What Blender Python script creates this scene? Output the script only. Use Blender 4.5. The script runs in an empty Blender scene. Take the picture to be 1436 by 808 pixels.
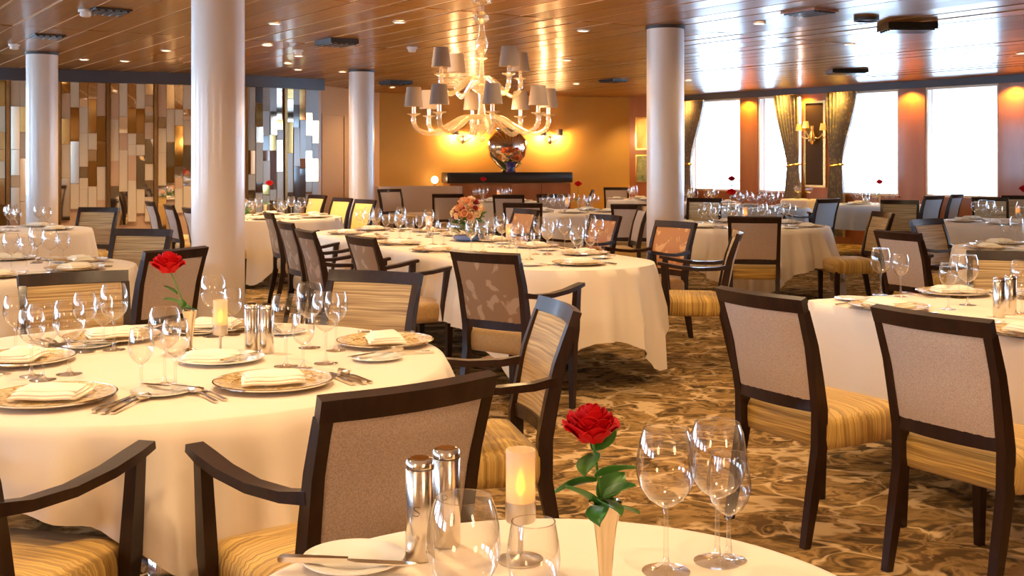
import bpy, bmesh, math, random
from mathutils import Vector, Matrix
random.seed(7)
S = bpy.context.scene
COL = S.collection
PI = math.pi
def R(d): return math.radians(d)

# ------------------------------------------------------------------ camera, light, exposure
F, W, H_IMG, HZ, CAMH = 1600.0, 1436, 808, 225.0, 1.42
cam_d = bpy.data.cameras.new('camera'); cam = bpy.data.objects.new('camera', cam_d); COL.objects.link(cam)
cam.location = (0, 0, CAMH); cam.rotation_euler = (PI/2, 0, 0)
cam_d.sensor_width = 36; cam_d.lens = 36*F/W
cam_d.shift_y = -(H_IMG/2-HZ)/W
cam_d.clip_start = .05
S.camera = cam
w = bpy.data.worlds.new('world'); S.world = w; w.use_nodes = True
w.node_tree.nodes['Background'].inputs[0].default_value = (.50, .72, 1, 1)
w.node_tree.nodes['Background'].inputs[1].default_value = 8.5
S.view_settings.view_transform = 'Standard'; S.view_settings.look = 'None'
S.view_settings.exposure = 1.25; S.view_settings.gamma = 1; S.view_settings.use_curve_mapping = False
S.cycles.transparent_max_bounces = 24; S.cycles.max_bounces = 8; S.cycles.diffuse_bounces = 4
S.cycles.glossy_bounces = 4; S.cycles.sample_clamp_indirect = 6
WARM = (1, .70, .38)
DOWN_W = 44.0

# ------------------------------------------------------------------ materials
MATS = {}
def nodes_of(name):
    m = bpy.data.materials.new(name); m.use_nodes = True; MATS[name] = m
    nt = m.node_tree
    return m, nt, nt.nodes['Principled BSDF']
def mat(name, col, rough=.5, metal=0, coat=0, spec=.5, emit=None, es=0, sheen=0):
    m, nt, b = nodes_of(name)
    b.inputs['Base Color'].default_value = (*col, 1); b.inputs['Roughness'].default_value = rough
    b.inputs['Metallic'].default_value = metal; b.inputs['Coat Weight'].default_value = coat
    b.inputs['Coat Roughness'].default_value = .1
    b.inputs['Specular IOR Level'].default_value = spec; b.inputs['Sheen Weight'].default_value = sheen
    if emit: b.inputs['Emission Color'].default_value = (*emit, 1); b.inputs['Emission Strength'].default_value = es
    return m
def N(nt, t, **kw):
    n = nt.nodes.new(t)
    for k, v in kw.items():
        if k.startswith('i_'):
            key = k[2:]; key = int(key) if key.isdigit() else key
            n.inputs[key].default_value = v
        else: setattr(n, k, v)
    return n
def L(nt, a, b): nt.links.new(a, b)
def ramp(nt, fac, stops, interp='LINEAR'):
    r = N(nt, 'ShaderNodeValToRGB'); r.color_ramp.interpolation = interp
    e = r.color_ramp.elements
    while len(e) < len(stops): e.new(.5)
    for k, (p, c) in enumerate(stops): e[k].position = p; e[k].color = (*c, 1)
    L(nt, fac, r.inputs[0]); return r
def math_n(nt, op, a, b=None, c=None):
    n = N(nt, 'ShaderNodeMath', operation=op)
    for k, x in enumerate((a, b, c)):
        if x is None: continue
        if isinstance(x, (int, float)): n.inputs[k].default_value = x
        else: L(nt, x, n.inputs[k])
    return n.outputs[0]
def bump(nt, b, h, strength=.3, dist=.004):
    n = N(nt, 'ShaderNodeBump', i_Strength=strength, i_Distance=dist)
    L(nt, h, n.inputs['Height']); L(nt, n.outputs[0], b.inputs['Normal'])
def noisy(name, c1, c2, scale=(10, 10, 10), rough=.5, coat=0, detail=4, lo=.3, hi=.7, bmp=0, metal=0, sheen=0, spec=.5):
    m, nt, b = nodes_of(name)
    tc = N(nt, 'ShaderNodeTexCoord'); mp = N(nt, 'ShaderNodeMapping'); mp.inputs['Scale'].default_value = scale
    L(nt, tc.outputs['Object'], mp.inputs[0])
    nz = N(nt, 'ShaderNodeTexNoise', i_Scale=1.0, i_Detail=detail); L(nt, mp.outputs[0], nz.inputs['Vector'])
    r = ramp(nt, nz.outputs[0], [(lo, c1), (hi, c2)]); L(nt, r.outputs[0], b.inputs['Base Color'])
    b.inputs['Roughness'].default_value = rough; b.inputs['Coat Weight'].default_value = coat; b.inputs['Coat Roughness'].default_value = .08
    b.inputs['Metallic'].default_value = metal; b.inputs['Sheen Weight'].default_value = sheen; b.inputs['Specular IOR Level'].default_value = spec
    if bmp: bump(nt, b, nz.outputs[0], bmp)
    return m
def glass_mat(name, tint=(1, 1, 1), base=.03, edge=.75, rough=.02, power=2.5):
    m = bpy.data.materials.new(name); m.use_nodes = True; nt = m.node_tree
    nt.nodes.remove(nt.nodes['Principled BSDF']); out = nt.nodes['Material Output']
    lw = N(nt, 'ShaderNodeLayerWeight', i_Blend=.5)
    f = math_n(nt, 'POWER', lw.outputs['Facing'], power); f = math_n(nt, 'MULTIPLY_ADD', f, edge, base)
    t = N(nt, 'ShaderNodeBsdfTransparent'); t.inputs[0].default_value = (*tint, 1)
    g = N(nt, 'ShaderNodeBsdfGlossy', i_Roughness=rough)
    mx = N(nt, 'ShaderNodeMixShader'); L(nt, f, mx.inputs[0]); L(nt, t.outputs[0], mx.inputs[1]); L(nt, g.outputs[0], mx.inputs[2])
    L(nt, mx.outputs[0], out.inputs[0]); MATS[name] = m; return m

noisy('dark_wood', (.014, .0045, .0022), (.032, .0105, .0045), (40, 40, 6), .36, coat=.15, spec=.35)
noisy('slate_wood', (.014, .0065, .0045), (.032, .0135, .008), (40, 40, 6), .28, coat=.5)
noisy('red_wood', (.30, .085, .018), (.42, .14, .032), (3, 3, .8), .35, coat=.25)
noisy('beige_linen', (.40, .285, .205), (.60, .45, .34), (260, 260, 260), .9, detail=2, bmp=.15, sheen=.2)
mat('cloth_white', (.82, .70, .56), .75, sheen=.15, spec=.25)
mat('napkin_white', (.86, .80, .68), .8, spec=.2)
mat('porcelain', (.86, .83, .76), .12, coat=.5)
mat('steel', (.72, .66, .58), .18, metal=1)
mat('brushed_steel', (.62, .55, .47), .3, metal=1)
mat('silver', (.80, .76, .70), .12, metal=1)
mat('brass_dull', (.72, .60, .42), .16, metal=1)
mat('chrome', (.85, .85, .85), .08, metal=1)
mat('gold', (.85, .56, .20), .25, metal=1)
mat('mirror', (.78, .72, .62), .03, metal=1)
mat('bronze_mirror', (.55, .36, .14), .06, metal=1)
mat('bronze_post', (.22, .12, .045), .25, metal=.8)
mat('dark_glass', (.05, .03, .02), .05, coat=.5)
mat('cream_tile', (.58, .44, .28), .3, coat=.3)
mat('tan_tile', (.50, .30, .17), .3, coat=.3)
mat('slate_tile', (.30, .31, .32), .25, coat=.4)
mat('band_slate', (.055, .05, .06), .4)
mat('column_paint', (.70, .58, .48), .3, coat=.3)
mat('ceiling_gap', (.85, .72, .60), .5)
mat('black', (.012, .010, .010), .35, coat=.3)
mat('vent_dark', (.04, .03, .025), .5)
mat('white_plastic', (.75, .68, .6), .4)
mat('lamp_lens', (1, .9, .7), .4, emit=(1, .72, .42), es=6)
mat('flame', (1, .6, .1), .5, emit=(1, .46, .03), es=5)
mat('bulb', (1, .8, .5), .5, emit=(1, .55, .2), es=5)
mat('shade_fabric', (.26, .20, .165), .9, spec=.1)
mat('shade_inside', (.9, .7, .4), .8, emit=(1, .55, .18), es=.35)
mat('shade_gold', (.75, .50, .20), .8)
mat('leaf_green', (.045, .16, .018), .4)
mat('stem_green', (.10, .24, .03), .5)
mat('rose_red', (.50, .001, .003), .6, spec=.15)
mat('peach', (.85, .42, .20), .6); mat('cream_flower', (.88, .68, .42), .6); mat('dark_red', (.38, .02, .03), .6); mat('orange_flower', (.85, .25, .08), .6)
mat('blue_glass', (.05, .14, .45), .08, coat=1)
mat('cobalt', (.05, .05, .32), .1, coat=1)
mat('engraving', (.12, .08, .05), .5)
mat('sheer_white', (.9, .9, .9), .8)
mat('taupe_fabric', (.48, .35, .27), .85, sheen=.2)
mat('daylight_cloth', (.62, .70, .82), .8)  # pale tablecloth with cool window daylight painted into its colour
mat('door_beige', (.50, .28, .13), .6)
noisy('orange_wall', (.62, .32, .055), (.68, .36, .065), (1, 1, 1), .65)
noisy('amber_wall', (.48, .27, .10), (.54, .31, .12), (1, 1, 1), .7)
glass_mat('glass', (1, .985, .96), .07, .93, .015, 1.8)
def milk_glass():
    m = bpy.data.materials.new('chandelier_glass'); m.use_nodes = True; nt = m.node_tree
    nt.nodes.remove(nt.nodes['Principled BSDF']); out = nt.nodes['Material Output']
    lw = N(nt, 'ShaderNodeLayerWeight', i_Blend=.4)
    t = N(nt, 'ShaderNodeBsdfTransparent'); t.inputs[0].default_value = (1, .92, .75, 1)
    d = N(nt, 'ShaderNodeBsdfDiffuse'); d.inputs[0].default_value = (.95, .82, .58, 1)
    g = N(nt, 'ShaderNodeBsdfGlossy', i_Roughness=.06)
    a = N(nt, 'ShaderNodeMixShader', i_Fac=.28); L(nt, t.outputs[0], a.inputs[1]); L(nt, d.outputs[0], a.inputs[2])
    b = N(nt, 'ShaderNodeMixShader'); L(nt, math_n(nt, 'MULTIPLY_ADD', lw.outputs['Facing'], .45, .10), b.inputs[0]); L(nt, a.outputs[0], b.inputs[1]); L(nt, g.outputs[0], b.inputs[2])
    L(nt, b.outputs[0], out.inputs[0]); MATS['chandelier_glass'] = m
milk_glass()
glass_mat('pane_glass', (1, 1, 1), .02, .3)

def frosted():
    m = bpy.data.materials.new('frosted'); m.use_nodes = True; nt = m.node_tree
    nt.nodes.remove(nt.nodes['Principled BSDF']); out = nt.nodes['Material Output']
    t = N(nt, 'ShaderNodeBsdfTransparent'); t.inputs[0].default_value = (1, .9, .75, 1)
    d = N(nt, 'ShaderNodeBsdfTranslucent'); d.inputs[0].default_value = (.95, .85, .7, 1)
    e = N(nt, 'ShaderNodeBsdfDiffuse'); e.inputs[0].default_value = (.85, .72, .58, 1)
    a = N(nt, 'ShaderNodeMixShader', i_Fac=.75); L(nt, d.outputs[0], a.inputs[1]); L(nt, e.outputs[0], a.inputs[2])
    b = N(nt, 'ShaderNodeMixShader', i_Fac=.68); L(nt, t.outputs[0], b.inputs[1]); L(nt, a.outputs[0], b.inputs[2])
    L(nt, b.outputs[0], out.inputs[0]); MATS['frosted'] = m
frosted()

def stripe_seat(name, c1, c2, axis):
    # woven stripes: across the seat (axis y, wrapping over front and rear) or across the backrest (axis z)
    m, nt, b = nodes_of(name)
    tc = N(nt, 'ShaderNodeTexCoord'); sp = N(nt, 'ShaderNodeSeparateXYZ'); L(nt, tc.outputs['Object'], sp.inputs[0])
    if axis == 'seat':
        sn = N(nt, 'ShaderNodeSeparateXYZ'); L(nt, tc.outputs['Normal'], sn.inputs[0])
        k = math_n(nt, 'ABSOLUTE', sn.outputs[1])
        c = math_n(nt, 'MULTIPLY_ADD', sp.outputs[2], k, sp.outputs[1])
    else: c = sp.outputs[2]
    wob = N(nt, 'ShaderNodeTexNoise', i_Scale=5.0, i_Detail=1.0); L(nt, tc.outputs['Object'], wob.inputs['Vector'])
    c = math_n(nt, 'MULTIPLY_ADD', wob.outputs[0], .016, c)
    cv = N(nt, 'ShaderNodeCombineXYZ'); L(nt, math_n(nt, 'MULTIPLY', c, 120.0), cv.inputs[0])
    L(nt, math_n(nt, 'MULTIPLY', sp.outputs[0], 2.0), cv.inputs[1])
    nz = N(nt, 'ShaderNodeTexNoise', i_Scale=1.0, i_Detail=3.0); L(nt, cv.outputs[0], nz.inputs['Vector'])
    r = ramp(nt, nz.outputs[0], [(.34, c1), (.5, tuple((a+d)/2 for a, d in zip(c1, c2))), (.62, c2)])
    L(nt, r.outputs[0], b.inputs['Base Color']); b.inputs['Roughness'].default_value = .6; b.inputs['Sheen Weight'].default_value = .25
    bump(nt, b, nz.outputs[0], .35, .004)
stripe_seat('gold_stripe', (.30, .145, .018), (.74, .46, .105), 'seat')
stripe_seat('back_stripe', (.25, .135, .045), (.56, .38, .16), 'back')
stripe_seat('pale_stripe', (.40, .30, .16), (.78, .62, .36), 'back')
noisy('daylight_linen', (.40, .48, .56), (.50, .58, .66), (200, 200, 200), .85)  # chair linen with the bluish window light put into the colour
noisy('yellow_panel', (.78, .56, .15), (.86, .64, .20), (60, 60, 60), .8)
noisy('gold_plain', (.46, .27, .07), (.56, .34, .10), (60, 60, 60), .7, sheen=.3)
noisy('brown_seat', (.38, .20, .05), (.46, .25, .07), (50, 50, 50), .65, sheen=.3)
def floral(name, c1, c2, scale=9):
    m, nt, b = nodes_of(name)
    tc = N(nt, 'ShaderNodeTexCoord')
    nz = N(nt, 'ShaderNodeTexNoise', i_Scale=scale*.6, i_Detail=2.0, i_Distortion=1.8); L(nt, tc.outputs['Object'], nz.inputs['Vector'])
    mx = N(nt, 'ShaderNodeMix', data_type='VECTOR'); mx.inputs[0].default_value = .12
    L(nt, tc.outputs['Object'], mx.inputs[4]); L(nt, nz.outputs['Color'], mx.inputs[5])
    vo = N(nt, 'ShaderNodeTexVoronoi', i_Scale=float(scale)*1.3); vo.feature = 'SMOOTH_F1'; L(nt, mx.outputs[1], vo.inputs['Vector'])
    wv = math_n(nt, 'MULTIPLY_ADD', nz.outputs[0], 1.1, vo.outputs['Distance'])
    r = ramp(nt, wv, [(.78, c2), (.86, c1)]); L(nt, r.outputs[0], b.inputs['Base Color'])
    b.inputs['Roughness'].default_value = .55; b.inputs['Sheen Weight'].default_value = .2
floral('floral_brown', (.31, .160, .062), (.48, .30, .165), 9)
floral('floral_orange', (.46, .185, .045), (.66, .36, .14), 9)
floral('brocade', (.26, .21, .17), (.50, .37, .20), 14)

def plank_mat():
    m, nt, b = nodes_of('lacquer_plank')
    tc = N(nt, 'ShaderNodeTexCoord'); oi = N(nt, 'ShaderNodeObjectInfo')
    mp = N(nt, 'ShaderNodeMapping'); mp.inputs['Scale'].default_value = (.6, 14, 1); L(nt, tc.outputs['Object'], mp.inputs[0])
    ad = N(nt, 'ShaderNodeVectorMath', operation='ADD'); L(nt, mp.outputs[0], ad.inputs[0])
    cv = N(nt, 'ShaderNodeCombineXYZ'); L(nt, math_n(nt, 'MULTIPLY', oi.outputs['Random'], 50.0), cv.inputs[0]); L(nt, cv.outputs[0], ad.inputs[1])
    nz = N(nt, 'ShaderNodeTexNoise', i_Scale=2.0, i_Detail=5.0); L(nt, ad.outputs[0], nz.inputs['Vector'])
    r = ramp(nt, nz.outputs[0], [(.3, (.22, .085, .012)), (.7, (.36, .155, .024))])
    hv = N(nt, 'ShaderNodeHueSaturation'); L(nt, r.outputs[0], hv.inputs['Color'])
    L(nt, math_n(nt, 'MULTIPLY_ADD', oi.outputs['Random'], .35, .82), hv.inputs['Value'])
    L(nt, hv.outputs[0], b.inputs['Base Color'])
    b.inputs['Roughness'].default_value = .36; b.inputs['Coat Weight'].default_value = .30; b.inputs['Coat Roughness'].default_value = .17; b.inputs['Coat IOR'].default_value = 1.32; b.inputs['Specular IOR Level'].default_value = .15
    wv = N(nt, 'ShaderNodeTexNoise', i_Scale=1.3, i_Detail=1.0); L(nt, mp.outputs[0], wv.inputs['Vector'])
    bump(nt, b, wv.outputs[0], .06, .01)
plank_mat()
def carpet():
    m, nt, b = nodes_of('carpet')
    tc = N(nt, 'ShaderNodeTexCoord')
    mp = N(nt, 'ShaderNodeMapping'); mp.inputs['Rotation'].default_value = (0, 0, R(-20)); mp.inputs['Scale'].default_value = (1.0, 1.25, 1); L(nt, tc.outputs['Object'], mp.inputs[0])
    n1 = N(nt, 'ShaderNodeTexNoise', i_Scale=2.6, i_Detail=3.0, i_Distortion=1.2); L(nt, mp.outputs[0], n1.inputs['Vector'])
    mx = N(nt, 'ShaderNodeMix', data_type='VECTOR'); mx.inputs[0].default_value = .34
    L(nt, mp.outputs[0], mx.inputs[4]); L(nt, n1.outputs['Color'], mx.inputs[5])
    vo = N(nt, 'ShaderNodeTexVoronoi', i_Scale=4.3); vo.feature = 'DISTANCE_TO_EDGE'; L(nt, mx.outputs[1], vo.inputs['Vector'])
    n2 = N(nt, 'ShaderNodeTexNoise', i_Scale=3.2, i_Detail=2.0); L(nt, mp.outputs[0], n2.inputs['Vector'])
    thr = math_n(nt, 'MULTIPLY_ADD', n2.outputs[0], .34, -.11)
    d = math_n(nt, 'SUBTRACT', thr, vo.outputs['Distance'])
    line = ramp(nt, d, [(.0, (0, 0, 0)), (.05, (1, 1, 1))])
    n3 = N(nt, 'ShaderNodeTexNoise', i_Scale=4.4, i_Detail=3.0, i_Distortion=2.2); L(nt, mx.outputs[1], n3.inputs['Vector'])
    base = ramp(nt, n3.outputs[0], [(.36, (.075, .042, .016)), (.46, (.22, .125, .04)), (.54, (.36, .21, .075)), (.62, (.14, .075, .025))])
    fin = N(nt, 'ShaderNodeMix', data_type='RGBA'); L(nt, line.outputs[0], fin.inputs[0])
    L(nt, base.outputs[0], fin.inputs[6]); fin.inputs[7].default_value = (.56, .375, .185, 1)
    L(nt, fin.outputs[2], b.inputs['Base Color']); b.inputs['Roughness'].default_value = .95; b.inputs['Specular IOR Level'].default_value = .1
    n4 = N(nt, 'ShaderNodeTexNoise', i_Scale=420.0, i_Detail=1.0); L(nt, tc.outputs['Object'], n4.inputs['Vector']); bump(nt, b, n4.outputs[0], .4, .004)
carpet()
def charger_mat():
    m, nt, b = nodes_of('mosaic_gold')
    tc = N(nt, 'ShaderNodeTexCoord'); vo = N(nt, 'ShaderNodeTexVoronoi', i_Scale=95.0); L(nt, tc.outputs['Object'], vo.inputs['Vector'])
    r = ramp(nt, vo.outputs['Color'], [(.15, (.42, .24, .07)), (.5, (.74, .52, .22)), (.85, (.92, .80, .56))]); L(nt, r.outputs[0], b.inputs['Base Color'])
    b.inputs['Metallic'].default_value = .35; b.inputs['Roughness'].default_value = .3
    bump(nt, b, vo.outputs['Distance'], .5, .002)
charger_mat()

# ------------------------------------------------------------------ mesh helpers
class MB:
    def __init__(s): s.v = []; s.f = []
    def add(s, vs, fs):
        o = len(s.v); s.v += [tuple(p) for p in vs]; s.f += [tuple(i+o for i in q) for q in fs]; return s
    def box(s, c, d, rot=None):
        hx, hy, hz = d[0]/2, d[1]/2, d[2]/2; vs = []
        for x, y, z in [(-1,-1,-1),(1,-1,-1),(1,1,-1),(-1,1,-1),(-1,-1,1),(1,-1,1),(1,1,1),(-1,1,1)]:
            p = Vector((x*hx, y*hy, z*hz))
            if rot: p = rot @ p
            vs.append(p+Vector(c))
        return s.add(vs, [(0,3,2,1),(4,5,6,7),(0,1,5,4),(1,2,6,5),(2,3,7,6),(3,0,4,7)])
    def lathe(s, prof, n=24, cap0=True, cap1=True, center=(0,0,0), closed=False):
        vs = []; fs = []; m = len(prof)
        for r, z in prof:
            for k in range(n):
                a = 2*PI*k/n; vs.append((center[0]+r*math.cos(a), center[1]+r*math.sin(a), center[2]+z))
        for j in range(m-1 + (1 if closed else 0)):
            j2 = (j+1) % m
            for k in range(n):
                k2 = (k+1) % n; fs.append((j*n+k, j*n+k2, j2*n+k2, j2*n+k))
        if not closed:
            if cap0: fs.append(tuple(range(n-1, -1, -1)))
            if cap1: fs.append(tuple(range((m-1)*n, m*n)))
        return s.add(vs, fs)
    def sweep(s, path, sizes, up=(0, 0, 1), cap=True):
        # rectangular section swept along a path; sizes: (w, h) per point; w along side, h along 'up'
        P = [Vector(p) for p in path]; n = len(P); vs = []; fs = []; up = Vector(up)
        for i, p in enumerate(P):
            t = (P[min(i+1, n-1)]-P[max(i-1, 0)]).normalized()
            side = t.cross(up).normalized(); u2 = side.cross(t).normalized()
            w_, h_ = sizes[i] if isinstance(sizes, list) else sizes
            for a, b in ((-1,-1),(1,-1),(1,1),(-1,1)): vs.append(p+side*(a*w_/2)+u2*(b*h_/2))
        for i in range(n-1):
            for k in range(4):
                k2 = (k+1) % 4; fs.append((i*4+k, i*4+k2, i*4+4+k2, i*4+4+k))
        if cap: fs += [(3,2,1,0), tuple((n-1)*4+k for k in range(4))]
        return s.add(vs, fs)
    def tube(s, path, r, n=8, cap=True):
        P = [Vector(p) for p in path]; m = len(P); vs = []; fs = []
        ref = Vector((.13, .21, .97)).normalized()
        for i, p in enumerate(P):
            t = (P[min(i+1, m-1)]-P[max(i-1, 0)]).normalized()
            if abs(t.dot(ref)) > .985: rf = Vector((1, .1, 0)).normalized()
            else: rf = ref
            a = t.cross(rf).normalized(); b = t.cross(a).normalized()
            rr = r[i] if isinstance(r, (list, tuple)) else r
            for k in range(n):
                q = 2*PI*k/n; vs.append(p+a*(rr*math.cos(q))+b*(rr*math.sin(q)))
        for i in range(m-1):
            for k in range(n):
                k2 = (k+1) % n; fs.append((i*n+k, i*n+k2, i*n+n+k2, i*n+n+k))
        if cap: fs += [tuple(range(n-1, -1, -1)), tuple((m-1)*n+k for k in range(n))]
        return s.add(vs, fs)
    def grid(s, fn, nu, nv, thick=0):
        vs = [Vector(fn(i/nu, j/nv)) for j in range(nv+1) for i in range(nu+1)]
        fs = [(j*(nu+1)+i, j*(nu+1)+i+1, (j+1)*(nu+1)+i+1, (j+1)*(nu+1)+i) for j in range(nv) for i in range(nu)]
        if not thick: return s.add(vs, fs)
        nrm = [Vector() for _ in vs]
        for f in fs:
            q = (vs[f[1]]-vs[f[0]]).cross(vs[f[3]]-vs[f[0]])
            for i in f: nrm[i] += q
        bk = [v-(q.normalized() if q.length > 1e-12 else Vector((0,0,1)))*thick for v, q in zip(vs, nrm)]
        o = len(vs); fs2 = list(fs)+[tuple(i+o for i in reversed(f)) for f in fs]
        rim = [i for i in range(nu+1)]+[j*(nu+1)+nu for j in range(1, nv+1)]+[nv*(nu+1)+i for i in range(nu-1, -1, -1)]+[j*(nu+1) for j in range(nv-1, 0, -1)]
        for a, b in zip(rim, rim[1:]+rim[:1]): fs2.append((b, a, a+o, b+o))
        return s.add(vs+bk, fs2)
    def stack(s, outline, levels, cap0=True, cap1=True):
        # outline(inset) -> list of (x, y); levels: (inset, z)
        vs = []; fs = []; n = len(outline(0))
        for ins, z in levels: vs += [(x, y, z) for x, y in outline(ins)]
        for j in range(len(levels)-1):
            for k in range(n):
                k2 = (k+1) % n; fs.append((j*n+k, j*n+k2, j*n+n+k2, j*n+n+k))
        if cap0: fs.append(tuple(range(n-1, -1, -1)))
        if cap1: fs.append(tuple((len(levels)-1)*n+k for k in range(n)))
        return s.add(vs, fs)
    def mesh(s, name, m, smooth=40):
        me = bpy.data.meshes.new(name); me.from_pydata(s.v, [], s.f); me.update()
        me.materials.append(MATS[m] if isinstance(m, str) else m)
        if smooth:
            me.polygons.foreach_set('use_smooth', [True]*len(me.polygons)); me.set_sharp_from_angle(angle=R(smooth))
        return me
def rrect(hx, hy, r, n=5, cx=0, cy=0):
    def f(ins):
        a, b, q = hx-ins, hy-ins, max(r-ins*.6, .006); q = min(q, a, b); out = []
        for sx, sy, a0 in ((1, 1, 0), (-1, 1, 90), (-1, -1, 180), (1, -1, 270)):
            for k in range(n+1):
                t = R(a0+90*k/n); out.append((cx+sx*(a-q)+q*math.cos(t), cy+sy*(b-q)+q*math.sin(t)))
        return out
    return f

# proto: (name, mesh or None, [child protos]); put() makes real objects that share the mesh data
def obj(name, me, parent=None, loc=(0,0,0), rot=(0,0,0)):
    o = bpy.data.objects.new(name, me); COL.objects.link(o); o.location = loc; o.rotation_euler = rot
    if parent: o.parent = parent
    return o
def put(proto, loc=(0,0,0), rz=0, parent=None, rot=None, sc=None):
    o = obj(proto[0], proto[1], parent, loc, rot or (0, 0, rz))
    if sc: o.scale = (sc, sc, sc)
    for ch in proto[2]:
        c = obj(ch[0], ch[1], o)
        for g in ch[2]: obj(g[0], g[1], c)
    return o
def tag(o, label, cat, group=None, kind=None):
    if label: o['label'] = label
    if cat: o['category'] = cat
    if group: o['group'] = group
    if kind: o['kind'] = kind
    return o
def struct(name, me, loc=(0,0,0), rot=(0,0,0), label=None):
    o = obj(name, me, None, loc, rot); o['kind'] = 'structure'
    if label: o['label'] = label
    return o
def at(px, depth): return ((px-W/2)*depth/F, depth)
def on(px, py, h):                      # the floor position of a point seen at (px, py) that stands at height h
    s = (py-HZ)/(CAMH-h); return ((px-W/2)/s, F/s)
def pix(x, y): return W/2+F*x/max(y, .1)
RANK = []                               # (object, kind phrase, place phrase, category, group)
def ranked(o, kind, place, cat, group): RANK.append((o, kind, place, cat, group)); return o

# ------------------------------------------------------------------ the room
CEIL = 2.70
U = Vector((-.549, .836)); V = Vector((.836, .549))
struct('floor', MB().box((2, 10.5, -.05), (34, 33, .1)).mesh('floor', 'carpet', 0), label='brown carpet with cream branching pattern')
ceil = struct('ceiling', MB().box((2, 10.5, CEIL+.055), (34, 33, .1)).mesh('ceiling', 'ceiling_gap', 0), label='glossy brown lacquered plank ceiling with pale joints')
PW, PL = .33, 3.25
pm = MB().box((0, 0, 0), (PL-.022, PW-.026, .022)).mesh('plank', 'lacquer_plank', 0)
ang_u = math.atan2(U.y, U.x)
cnt = 0
for ku in range(-4, 6):
    for kv in range(-10, 56):
        c = U*(8.4+PL*(ku+.5))+V*(1.5+PW*kv)
        if c.y < 6.5 or c.y > 24.5 or not -.62*c.y-.6 < c.x < .60*c.y+.6 or c.x > 9.5: continue
        if c.y-22.5 > (c.x-3.4)*-1.333+2.2: continue
        obj('plank', pm, ceil, (c.x, c.y, CEIL+.011), (random.uniform(-.026, .026), random.uniform(-.001, .001), ang_u)); cnt += 1
print('planks', cnt)

def wall_strip(a, b, z0, z1, th, m, name='wall', inside=None):
    a = Vector(a); b = Vector(b); d = (b-a); n = Vector((-d.y, d.x)).normalized(); mid = (a+b)/2+n*th/2
    return MB().box((mid.x, mid.y, (z0+z1)/2), (d.length, th, z1-z0), Matrix.Rotation(math.atan2(d.y, d.x), 3, 'Z'))
# window wall on the right
W0 = Vector((3.4, 22.5)); W1 = Vector((7.6, 16.9)); WD = (W1-W0).normalized(); WN = Vector((WD.y, -WD.x))  # WN points into the room
if WN.dot(-W0) < 0: WN = -WN
WANG = math.atan2(WD.y, WD.x)
def wx(px):
    k = (px-W/2)/F   # X = k*Y
    return (k*W0.y-W0.x)/(WD.x-k*WD.y)
def wp(t, off=0, z=0):
    p = W0+WD*t+WN*off; return (p.x, p.y, z)
SILL, WTOP = .84, 2.585
def wbox(t0, t1, z0, z1, o0, o1, mb=None):
    mb = mb or MB(); mid = W0+WD*((t0+t1)/2)+WN*((o0+o1)/2)
    return mb.box((mid.x, mid.y, (z0+z1)/2), (abs(t1-t0), abs(o1-o0), z1-z0), Matrix.Rotation(WANG, 3, 'Z'))
wins = [(wx(966), wx(1038)), (wx(1062), wx(1124)), (wx(1168), wx(1260)), (wx(1297), wx(1400))]
t = wins[-1][1]; pier = wins[-1][0]-wins[-2][1]; ww = wins[-1][1]-wins[-1][0]
for k in range(5): wins.append((t+.55, t+.55+1.25)); t += 1.8
TEND = t+.6
wr = struct('wall_right', wbox(0, TEND, 0, SILL, -.22, 0).mesh('wall_right', 'red_wood', 0), label='reddish wood wall below the bright windows')
obj('lintel', wbox(0, TEND, WTOP, CEIL, -.22, .05).mesh('lintel', 'band_slate', 0), wr)
edges = [0]+[e for a in wins for e in a]+[TEND]
for k in range(0, len(edges), 2):
    obj('pier', wbox(edges[k], edges[k+1], SILL, WTOP, -.22, 0).mesh('pier', 'red_wood', 0), wr)
for k, (a, b) in enumerate(wins):
    mb = MB(); q = .035
    wbox(a, a+q, SILL, WTOP, -.13, -.02, mb); wbox(b-q, b, SILL, WTOP, -.13, -.02, mb)
    wbox(a+q, b-q, SILL, SILL+q, -.13, -.02, mb); wbox(a+q, b-q, WTOP-q, WTOP, -.13, -.02, mb)
    o = struct('window_%d' % (k+1), mb.mesh('window_frame', 'ceiling_gap', 0))
    obj('pane', wbox(a+q, b-q, SILL+q, WTOP-q, -.09, -.082).mesh('pane', 'pane_glass', 0), o)
    obj('sill', wbox(a-.03, b+.03, SILL-.03, SILL, -.05, .05).mesh('sill', 'red_wood', 0), o)

def wall(name, a, b, z0, z1, m, th=.15, label=None):
    return struct(name, wall_strip(a, b, z0, z1, th, m).mesh(name, m, 0), label=label)
BW0, BW1 = (-2.51, 21.6), (2.4, 23.3)
wall('wall_back', BW0, BW1, 0, CEIL, 'orange_wall', label='glowing orange ochre wall behind the sideboard')
wc = wall('wall_corner', BW1, (3.45, 22.44), 0, CEIL, 'red_wood', label='red wood panel wall hung with two small pictures')
ws = wall('wall_side', (-3.3, 19.3), BW0, 0, CEIL, 'door_beige', label='warm tan panel wall behind the far column')
wall('wall_passage', (-9.5, 19.4), (-3.3, 19.3), 0, CEIL, 'amber_wall')
# beaded panel on the side wall
a = Vector((-3.3, 19.3)); b = Vector(BW0); d = (b-a).normalized(); n = Vector((d.y, -d.x))
for t0, t1 in ((.15, 1.0), (1.25, 2.2)):
    mb = MB()
    for s0, s1, z0, z1 in ((t0, t1, 2.2, 2.225), (t0, t1, .3, .325), (t0, t0+.025, .3, 2.2), (t1-.025, t1, .3, 2.2)):
        mid = a+d*((s0+s1)/2)+n*.008; mb.box((mid.x, mid.y, (z0+z1)/2), (s1-s0, .016, z1-z0), Matrix.Rotation(math.atan2(d.y, d.x), 3, 'Z'))
    obj('panel_bead', mb.mesh('panel_bead', 'door_beige', 0), ws)
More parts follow.
